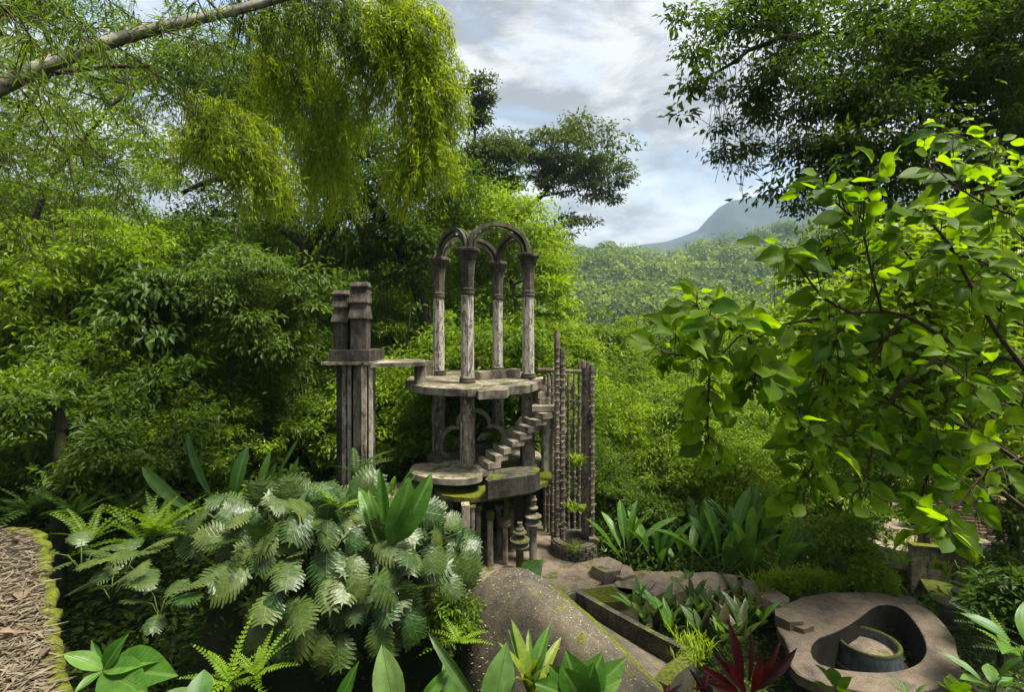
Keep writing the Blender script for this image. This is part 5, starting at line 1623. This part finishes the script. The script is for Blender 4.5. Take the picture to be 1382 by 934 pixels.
for i in range(46):                                   # hanging lichen threads
    p = spots[rng.integers(len(spots))][0]
    for _ in range(3):
        q = p + rng.normal(0, .02, 3)
        tube(mb, [q, q + [rng.normal(0, .01), 0, -.12], q + [rng.normal(0, .02), 0, -rng.uniform(.2, .35)]], .0016, 3, False)
mb.build('hanging_threads', 'twig', near, False, 'stuff')
# second layer of the same shrub, a metre further back
back_sh = thing('broad_leaf_thicket', 'tangle of smaller bright leaves and thin twigs behind the near backlit branches', 'shrub', gp(1380, 5.2))
lb, tb = MB(), MB()
for px, py, d, w_, h_, n in ((1290, 350, 4.6, 230, 150, 34), (1180, 420, 4.8, 230, 120, 32), (1300, 470, 4.6, 210, 140, 30), (1160, 530, 4.9, 230, 110, 28), (1310, 590, 4.6, 180, 110, 18), (1100, 470, 5.0, 120, 110, 14), (1180, 620, 4.8, 200, 60, 10)):
    for c_, r_, n_ in crown_pads(px, py, d, w_, h_, n, 30, 55):
        pad(lb, c_, r_, n_, .12, .6, .3, T_LANCE, .2)
        limb(tb, c_ + [.4, .2, -.1], c_, .008, .003, .1, 4, 6)
lb.build('foliage', 'lf_bright', back_sh, False, 'stuff')
tb.build('twigs', 'twig', back_sh, True, 'stuff')

# ---------------------------------------------------------------- split-leaf plants in the left foreground
C0 = P(425, 762, 7.3)
MR = np.array([2.25, 1.35, 1.12])
mlab = ['split leaf plant at the fern bank end of the big clump', 'split leaf plant with pale dry leaves hanging over the dark hollow', 'split leaf plant in the crown of the clump below the paddle leaves',
        'split leaf plant below the foot of the twin pier', 'split leaf plant reaching toward the posts of the tower']
mroots = [thing('split_leaf_plant', mlab[i], 'plant', C0 + [(-1.7, -.9, 0, .9, 1.75)[i], .2, -1.0], 'split leaf plants') for i in range(5)]
mst = [MB() for _ in range(5)]
k = 0
while k < 210:
    u = rsphere(1)[0]
    if u[1] > .35 or u[2] < -.62: continue
    rr_ = rng.uniform(.72, 1.1)
    p = C0 + u * MR * rr_
    pxl = p[0] / p[1] * F + CX
    pyl = HY + (EZ - p[2]) / p[1] * F
    if pxl < 225 or pxl > 648: continue
    if pyl > 790 and not (330 < pxl < 560): continue
    if pyl > 740 and pxl < 300: continue
    i = int(np.clip((u[0] + 1) / 2 * 5, 0, 4))
    out_ = norm(u * [1, 1, .6])
    d = norm(out_ * .7 + [0, 0, -.55 + .3 * u[2]] + rng.normal(0, .3, 3))
    nn = norm(out_ * .75 + [0, -.7, .6] + rng.normal(0, .25, 3))
    l_ = rng.uniform(.28, .52)
    me = ME['split'][rng.integers(3)]
    ro = mroots[i]
    inst('leaf', me, ro, basis(p - d * l_ * .5 - np.array(ro.location), d, nn, l_ * rng.uniform(.85, 1.1), l_))
    a = C0 + [u[0] * MR[0] * .45, .3, -.8]
    bpt = p - d * l_ * .5
    tube(mst[i], curve([a, (a + bpt) / 2 + [0, .05, .25], bpt], 7), [.016, .015, .014, .013, .012, .011, .01], 5)
    k += 1
for i in range(5): mst[i].build('stem', 'stem', mroots[i], True)

# small split-leaf plants in the shade at the left
for px, py, d, lab in ((150, 800, 5.4, 'small shaded split leaf plant beside the stone ledge'), (215, 825, 5.6, 'small shaded split leaf plant at the mouth of the dark hollow'), (110, 760, 5.6, 'small split leaf plant on the mossy log by the ledge'), (170, 765, 6.2, 'small split leaf plant above the shaded ones, under the ferns')):
    p = P(px, py, d)
    ro = rosette_plant('small_split_leaf_plant', lab, 'plant', p, ['split'], 7, .3, (0, 45), 1.0, 'small split leaf plants', stem=.8)

# ferns
def fern(px, py, d, n, ln, lab, kinds=('frond',), elev=(25, 75), group='ferns'):
    return rosette_plant('fern', lab, 'fern', P(px, py, d), list(kinds), n, ln, elev, 1.1, group, part='frond')
fern(190, 735, 7.0, 14, .75, 'bright fern on the bank beside the stone ledge')
fern(215, 725, 7.2, 14, .8, 'tall bright fern next to the split leaf clump')
fern(120, 735, 6.8, 12, .6, 'bright fern above the mossy log by the ledge')
fern(100, 700, 8.0, 12, .8, 'fern below the old mossy trunk', ('frond', 'frondd'))
fern(40, 690, 8.2, 12, .8, 'shaded fern close beside the old mossy trunk', ('frondd',))
fern(170, 690, 8.4, 12, .8, 'shaded fern behind the bright bank ferns', ('frondd',))
fern(310, 925, 5.0, 11, .5, 'pale fern on the floor of the dark hollow')
fern(345, 915, 5.2, 10, .42, 'smaller pale fern beside the one in the hollow')
fern(280, 720, 7.6, 10, .6, 'fern half hidden by the split leaf clump')
fern(330, 735, 6.6, 12, .55, 'dark fern pushing out between the split leaves', ('frondd',))
fern(455, 690, 6.7, 11, .5, 'green fern on top of the split leaf clump', ('frond', 'frondd'))
fern(395, 830, 6.3, 12, .5, 'drooping dark fern under the split leaf clump', ('frondd',), (-20, 50))
fern(540, 810, 6.5, 11, .45, 'dark fern at the lower right of the split leaf clump'.replace('lower right', 'tower end'), ('frondd',))
fern(620, 870, 6.8, 10, .45, 'lime fern on the mossy flank of the mound')
fern(612, 812, 7.6, 10, .5, 'fern tuft beside the upper end of the mound')
fern(480, 640, 9.5, 9, .7, 'long arching fern at the foot of the twin pier', ('frondd',))
fern(1335, 850, 6.8, 12, .4, 'dark fern at the valley edge of the pool deck', ('frondd',))
fern(1362, 885, 6.0, 12, .4, 'fern in the dark corner beyond the pool', ('frondd', 'frond'))
fern(1215, 765, 11, 11, .55, 'bright fern below the ruined terrace')
fern(1275, 785, 10.5, 10, .45, 'small bright fern on the mossy ramp')

# paddle leaved plants
def paddle_clump(px, py, d, n, ln, lab, elev=(45, 85), wide=1.0, group='paddle leaved plants'):
    p = G(px, py, gz((px - CX) / F * d, d)) if d is None else P(px, py, d)
    return rosette_plant('paddle_leaf_plant', lab, 'plant', p, ['paddle'], n, ln, elev, wide, group, stem=.55)
paddle_clump(845, 765, 11.2, 8, 1.0, 'paddle leaved plant next to the stone planter')
paddle_clump(888, 778, 11.0, 8, 1.0, 'paddle leaved plant behind the hexagonal stones')
paddle_clump(930, 780, 11.2, 7, .9, 'low paddle leaved plant behind the worn path slabs', (25, 75))
paddle_clump(975, 785, 10.9, 10, 1.3, 'tall paddle leaved plant in the middle of the row along the path')
paddle_clump(1010, 790, 11.0, 10, 1.35, 'tallest paddle leaved plant in the row along the path', (50, 88))
paddle_clump(1050, 792, 10.8, 9, 1.3, 'paddle leaved plant at the pool end of the row, leaning out', (35, 80))
paddle_clump(945, 765, 12.0, 7, 1.1, 'paddle leaved plant half hidden behind the row along the path')
cp_ = thing('paddle_leaf_plant', 'bright paddle leaved plant between the split leaf clump and the tower', 'plant', P(525, 770, 6.6), 'paddle leaved plants')
for b, t_, w_ in (((522, 740, 6.6), (482, 660, 6.7), 1), ((524, 735, 6.6), (512, 632, 6.6), .75), ((527, 735, 6.5), (553, 652, 6.4), 1.5), ((530, 735, 6.5), (582, 660, 6.3), 1.3), ((520, 745, 6.6), (497, 672, 6.5), .9), ((528, 740, 6.6), (536, 680, 6.4), 1.1)):
    put_leaf(cp_, 'paddle', P(*b), P(*t_), w_, (.15, -.9, .35), .12)
mb = MB(); tube(mb, [P(525, 790, 6.7), P(525, 735, 6.6)], .04, 6); mb.build('stem', 'stem', cp_)
lp = thing('paddle_leaf_plant', 'paddle leaved plant rising behind the split leaf clump, one leaf leaning far out', 'plant', P(320, 700, 8.4), 'paddle leaved plants')
for b, t_, w_ in (((285, 668, 8.2), (247, 585, 8.2), .5), ((262, 690, 8.0), (170, 630, 8.0), .62), ((318, 670, 8.3), (321, 610, 8.2), 1.3), ((350, 670, 8.3), (362, 610, 8.3), .8), ((355, 672, 8.2), (372, 625, 8.1), 1.1), ((388, 668, 8.2), (402, 618, 8.1), .8), ((375, 640, 8.4), (402, 592, 8.5), .4), ((345, 675, 8.2), (378, 645, 8.0), 1.1)):
    put_leaf(lp, 'paddle', P(*b), P(*t_), w_, (.1, -.9, .3), .12)
mb = MB()
for q in ((285, 668), (262, 690), (318, 670), (350, 670), (388, 668)): tube(mb, [P(320, 740, 8.5), P(*q, 8.2)], [.04, .02], 5)
mb.build('stem', 'stem', lp)
paddle_clump(530, 690, 10.6, 6, .6, 'small paddle leaved plant at the foot of the twin pier', (50, 80))

# bronze bed right of the channel
for i, (px, py, d) in enumerate([(868, 850, 7.8), (885, 858, 7.7), (905, 862, 7.5), (925, 850, 7.9), (945, 842, 8.0), (965, 850, 7.9), (985, 846, 8.0), (1005, 850, 7.8), (1025, 850, 7.8), (950, 868, 7.3), (975, 872, 7.2), (1000, 872, 7.2), (895, 838, 8.2), (1015, 830, 8.3), (935, 824, 8.5), (965, 826, 8.4), (860, 832, 8.2), (992, 822, 8.5)]):
    rosette_plant('bronze_leaf_plant', 'upright plant with %s leaves in the bed between path and channel' % ('bronze' if i % 2 else 'green and bronze'), 'plant', P(px, py, d), ['strap', 'strapg'] if i % 2 == 0 else ['strap'], 8, .52, (50, 88), 1.5, 'bronze leaved bed plants')
# red plants
rd = thing('red_leaf_plant', 'dark red strap leaved plant close to the pool deck', 'plant', P(1008, 950, 5.2), 'red strap leaved plants')
for b, t_, w_ in (((1000, 925, 5.2), (988, 838, 5.3), 1.2), ((1010, 920, 5.2), (1018, 848, 5.3), .7), ((1015, 925, 5.2), (1062, 868, 5.2), .9), ((1018, 930, 5.1), (1082, 880, 5.0), 1.1), ((1000, 930, 5.1), (968, 885, 5.0), 1.1), ((995, 935, 5.1), (948, 898, 5.0), 1.0), ((1005, 935, 5.0), (985, 895, 4.9), 1.3), ((1015, 935, 5.0), (1030, 885, 4.9), 1.2), ((1000, 940, 5.0), (960, 925, 4.8), 1.1)):
    put_leaf(rd, 'red', P(*b), P(*b) * .05 + P(*t_) * .95, w_ * .85, (.1, -.85, .4), .25)
rosette_plant('red_leaf_plant', 'small crimson strap leaved plant at the end of the channel wall', 'plant', P(950, 938, 5.2), ['red'], 8, .26, (25, 70), 1.2, 'red strap leaved plants')
rosette_plant('red_leaf_plant', 'tiny red tufted plant in front of the mound', 'plant', P(900, 945, 5.2), ['red'], 6, .2, (25, 70), 1.0, 'red strap leaved plants')

# bottom edge
bl_ = thing('glossy_leaf_plant', 'plant with large dark glossy leaves next to the stone ledge', 'plant', P(140, 925, 4.0))
for t_, w_ in (((88, 878, 3.9), 1), ((163, 860, 4.0), 1.2), ((120, 862, 4.1), .5), ((206, 882, 3.9), .9), ((222, 905, 3.8), 1.2), ((185, 928, 3.7), 1.2), ((100, 930, 3.8), 1), ((150, 880, 4.1), .9)):
    put_leaf(bl_, 'glossy', P(140, 905, 4.0), P(*t_), w_ * 1.15, (0, -.6, .8), .2)
mb = MB(); tube(mb, [P(146, 990, 4.1), P(140, 903, 4.0)], .014, 5); mb.build('stem', 'twig', bl_)
r1_ = thing('ribbed_leaf_plant', 'plant with very large ribbed oval leaves at the foot of the mound', 'plant', P(590, 980, 4.4), 'ribbed leaved plants')
for b, t_, w_, k_ in (((535, 972, 4.2), (514, 876, 4.3), .85, 'ribbed'), ((612, 972, 4.4), (606, 886, 4.5), .8, 'ribbed'), ((662, 972, 4.4), (684, 878, 4.5), 1.1, 'ribbed'), ((650, 960, 4.3), (578, 856, 4.4), .7, 'strap'), ((560, 960, 4.3), (612, 898, 4.4), .7, 'glossy'), ((455, 960, 4.3), (478, 900, 4.3), .8, 'glossy')):
    put_leaf(r1_, k_, P(*b), P(*t_), w_, (.05, -.9, .45), .1)
rosette_plant('ribbed_leaf_plant', 'ribbed leaf plant at the floor of the hollow', 'plant', P(265, 960, 4.3), ['ribbed'], 4, .42, (20, 55), 1.2, 'ribbed leaved plants', az=(1.6, 4.0))
rosette_plant('variegated_plant', 'yellow edged strap leaved plant in front of the mound', 'plant', P(716, 945, 4.8), ['varieg', 'varieg', 'strapg'], 16, .58, (45, 88), 1.3)
b2 = thing('pale_leaf_plant', 'plant with broad pale green leaves at the lower end of the mound', 'plant', P(785, 970, 4.8))
for t_, w_ in (((766, 886, 4.8), 1.6), ((812, 888, 4.8), 1.4), ((845, 893, 4.8), .9), ((742, 905, 4.8), 1.6), ((800, 905, 4.7), 1.5), ((835, 918, 4.7), 1.2), ((768, 915, 4.6), 1.6), ((726, 925, 4.7), 1.4)):
    put_leaf(b2, 'glossy', P(785, 945, 4.8), P(*t_), w_ * 1.3, (0, -.75, .65), .2)
tr_ = thing('heart_leaf_plant', 'single large heart shaped leaf beside the upper end of the mound', 'plant', P(712, 795, 8.9))
put_leaf(tr_, 'taro', P(706, 782, 9.0), P(733, 756, 9.1), 1.2, (.2, -.8, .5)); mb = MB(); tube(mb, [P(712, 800, 9.0), P(706, 782, 9.0)], .012, 5); mb.build('stem', 'stem', tr_)
for px, py, d, k_, n, ln, lab in ((1130, 940, 5.0, 'broad', 5, .22, 'low broad leaved sprout in front of the pool deck'), (1340, 935, 5.2, 'glossy', 6, .36, 'glossy leaved plant in the dark corner by the pool'), (1385, 885, 5.0, 'glossy', 6, .42, 'tall glossy leaved plant at the picture side of the pool corner'), (1230, 952, 5.2, 'strapg', 6, .2, 'small strap leaved sprout in front of the pool'), (1290, 945, 4.8, 'broad', 5, .2, 'broad leaved seedling beside the pool corner')):
    rosette_plant('leafy_sprout', lab.replace('at the picture side of', 'above'), 'plant', P(px, py, d), [k_], n, ln, (20, 70), 1.1, 'sprouts in front of the pool', stem=.3)

# tufts of grass, spiky plants
def tuft(px, py, d, n, ln, wid, mat, lab, name='grass_tuft', cat='grass', spread=.25, droop=.8, group=None):
    p = P(px, py, d)
    mbb = MB()
    for i in range(n):
        a = rng.random() * 6.28
        l_ = ln * rng.uniform(.6, 1.15)
        b = p + [rng.normal(0, spread * .4), rng.normal(0, spread * .4), 0]
        h_ = np.array([math.cos(a), math.sin(a), 0])
        s_ = np.array([-math.sin(a), math.cos(a), 0]) * wid / 2
        lean = rng.uniform(.1, .55)
        rows = []
        for t_ in (0, .35, .7, 1):
            c = b + h_ * lean * l_ * t_ * (1 + t_ * .3) + np.array([0, 0, l_ * (t_ - droop * .5 * t_ * t_)])
            w_ = (1 - t_ ** 2) + .02
            rows.append([c - s_ * w_, c + s_ * w_])
        v = np.array(rows).reshape(-1, 3)
        mbb.add(v, np.array([[0, 1, 3, 2], [2, 3, 5, 4], [4, 5, 7, 6]]), np.full(8, rng.random()))
    o = mbb.build(name, mat, loc=p)
    return tag(o, lab, cat, group, 'stuff' if cat == 'grass' or name == 'planting' else None)
tuft(745, 812, 8.6, 150, .38, .022, 'lf_lime', 'bright lime grass tuft between mound and channel')
TG = 'lime grass tufts on the mossy rim of the tower'
for px, py, d in ((612, 682, 10.6), (628, 675, 10.7), (650, 668, 10.9), (604, 700, 10.6), (665, 670, 10.9), (640, 672, 10.8)):
    tuft(px, py, d, 46, .2, .018, 'lf_lime', 'small lime fern tuft growing on the mossy rim of the tower', spread=.35, group=TG)
tuft(778, 628, 11.0, 70, .5, .035, 'lf_lime', 'spiky air plant perched high on the notched poles', 'air_plant', 'plant', .12, 1.2)
tuft(772, 690, 10.9, 46, .36, .03, 'lf_lime', 'spiky plant growing low between the notched poles', 'air_plant', 'plant', .12, 1.1)
tuft(786, 690, 10.8, 40, .34, .03, 'lf_lime', 'spiky plant hanging from the thick pole bundle', 'air_plant', 'plant', .12, 1.3)
tuft(779, 742, 10.8, 60, .22, .02, 'lf_fern', 'low grass growing inside the stone planter', spread=.3)
tuft(1130, 770, 9.8, 60, .45, .02, 'lf_olive', 'grey green grass clump drooping by the leafy shrub', spread=.2)
tuft(500, 320, 16.0, 60, .8, .06, 'lf_olive', 'air plant sitting in the fork of the mossy limbs', 'air_plant', 'plant', .2, 1.0)
tuft(600, 860, 7.0, 70, .35, .015, 'lf_fern', 'thin hanging grass on the shaded flank of the mound', spread=.4, droop=1.6)
tuft(1270, 770, 10.2, 50, .35, .03, 'lf_lime', 'lime tuft at the foot of the curved parapet', spread=.2)
tuft(1235, 735, 13.0, 200, .25, .03, 'lf_lime', 'pale lime foliage filling the round hole of the terrace', 'planting', 'plant', .9, 1.0)

# leafy shrubs near the pool
make_tree('leafy_shrub', 'rounded shrub with small variegated leaves above the pool', [P(1150, 800, 10.3), P(1150, 770, 10.3), P(1150, 730, 10.3)], reg([(1150, 740, 10.3, 110, 80, 22, 20, 260)]), 'lf_mid', .12, cat='shrub', trunkr=.04, twigs=False)
for px, py, d in ((918, 885, 7.0), (935, 892, 6.8), (928, 872, 7.1), (945, 878, 7.0)):
    tuft(px, py, d, 60, .3, .022, 'lf_lime', 'spiky lime tuft growing at the mossy end of the channel wall', spread=.22, group='lime tufts at the channel end')
make_tree('dark_shrub', 'dark shrub filling the corner beyond the pool deck', [P(1350, 900, 7.0), P(1350, 850, 7.0), P(1350, 800, 7.0)], reg([(1368, 830, 7.0, 60, 110, 14, 22, 240), (1345, 800, 8.0, 50, 40, 6, 18, 200)]), 'lf_dark', .13, cat='shrub', trunkr=.04, twigs=False)
make_tree('flank_shrub', 'small leaved shrub on the shaded side of the mound', [P(600, 900, 6.9), P(600, 870, 6.9), P(600, 840, 7.0)], reg([(605, 830, 7.2, 60, 60, 10, 16, 200)]), 'lf_mid', .09, cat='shrub', trunkr=.02, twigs=False)
make_tree('valley_shrub', 'dark leafy climber draped beside the paddle leaved row', [P(865, 740, 12.4), P(865, 710, 12.4), P(865, 690, 12.4)], reg([(870, 700, 12.4, 70, 70, 12, 18, 220)]), 'lf_dark', .17, cat='shrub', trunkr=.03, twigs=False)

# ground cover
def cover(n, fx, ll, mat, name, label, hgt=.35, asp=.5):
    xy = fx(n)
    z = ground(xy[:, 0], xy[:, 1]) + rng.random(len(xy)) ** 1.5 * hgt
    pos = np.column_stack([xy, z])
    a = rng.random(len(xy)) * 6.28
    d = np.stack([np.cos(a), np.sin(a), rng.normal(.1, .4, len(xy))], 1)
    nr = np.array([0, 0, 1.0]) + rng.normal(0, .45, (len(xy), 3))
    le_ = ll * rng.uniform(.6, 1.3, len(xy))
    mbb = MB(); leaves(mbb, pos, d, nr, le_, le_ * asp)
    o = mbb.build(name, mat, loc=(0, 12, 0))
    return tag(o, label, 'ground cover', kind='stuff')
def area(pxa, pxb, da, db):
    def f(n):
        d = rng.uniform(da, db, n); px = rng.uniform(pxa, pxb, n)
        return np.column_stack([(px - CX) / F * d, d])
    return f
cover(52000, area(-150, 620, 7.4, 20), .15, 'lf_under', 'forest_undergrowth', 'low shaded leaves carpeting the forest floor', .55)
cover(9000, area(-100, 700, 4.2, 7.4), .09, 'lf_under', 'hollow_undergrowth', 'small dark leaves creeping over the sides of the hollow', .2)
cover(40000, area(760, 1500, 9.6, 22), .14, 'lf_mid', 'valley_undergrowth', 'low green leaves carpeting the slope below the path', .6)
cover(9000, area(800, 1500, 5.0, 9.6), .09, 'lf_mid', 'pool_undergrowth', 'low leaves growing around the pool and the channel bed', .25)
# lime band behind the pool
mb = MB(); n = 4200
px_ = rng.uniform(1025, 1215, n); py_ = 797 - 12 * np.sin(np.clip((px_ - 1025) / 190, 0, 1) * 3.14) + rng.normal(-2, 7, n) + 6 * np.sin(px_ * .13) + 5 * np.sin(px_ * .31 + 1)
pos = np.array([P(a_, b_, 9.9 + rng.normal(0, .4)) for a_, b_ in zip(px_, py_)])
pos[:, 2] = np.minimum(pos[:, 2], .22)
pos[:, 1] = np.maximum(pos[:, 1], 9.72)
d = rng.normal(0, .5, (n, 3)) + [0, 0, .5]
leaves(mb, pos, d, rng.normal(0, .5, (n, 3)) + [0, -.3, 1], .13 * rng.uniform(.4, 1.7, n), .03, T_STRIP)
tag(mb.build('lime_ground_cover', 'lf_lime', loc=(5, 9.8, 0)), 'bright lime ground cover along the rear rim of the pool deck', 'ground cover', kind='stuff')

# ================================================================== HAZE
mb = MB(); box(mb, (0, 605, 122), (3020, 1820, 345)); 
hz = mb.build('haze', 'con', kind='stuff')
hm, ht = newmat('haze_air')
ho = N(ht, 'ShaderNodeOutputMaterial')
hv = N(ht, 'ShaderNodeVolumePrincipled')
hv.inputs['Color'].default_value = (0.60, 0.80, 1.0, 1)
hv.inputs['Density'].default_value = 0.00027
hv.inputs['Anisotropy'].default_value = 0.2
L(ht, hv.outputs[0], ho.inputs['Volume'])
hz.data.materials[0] = hm
tag(hz, 'pale blue haze hanging over the valley and the far hill', 'haze', kind='stuff')
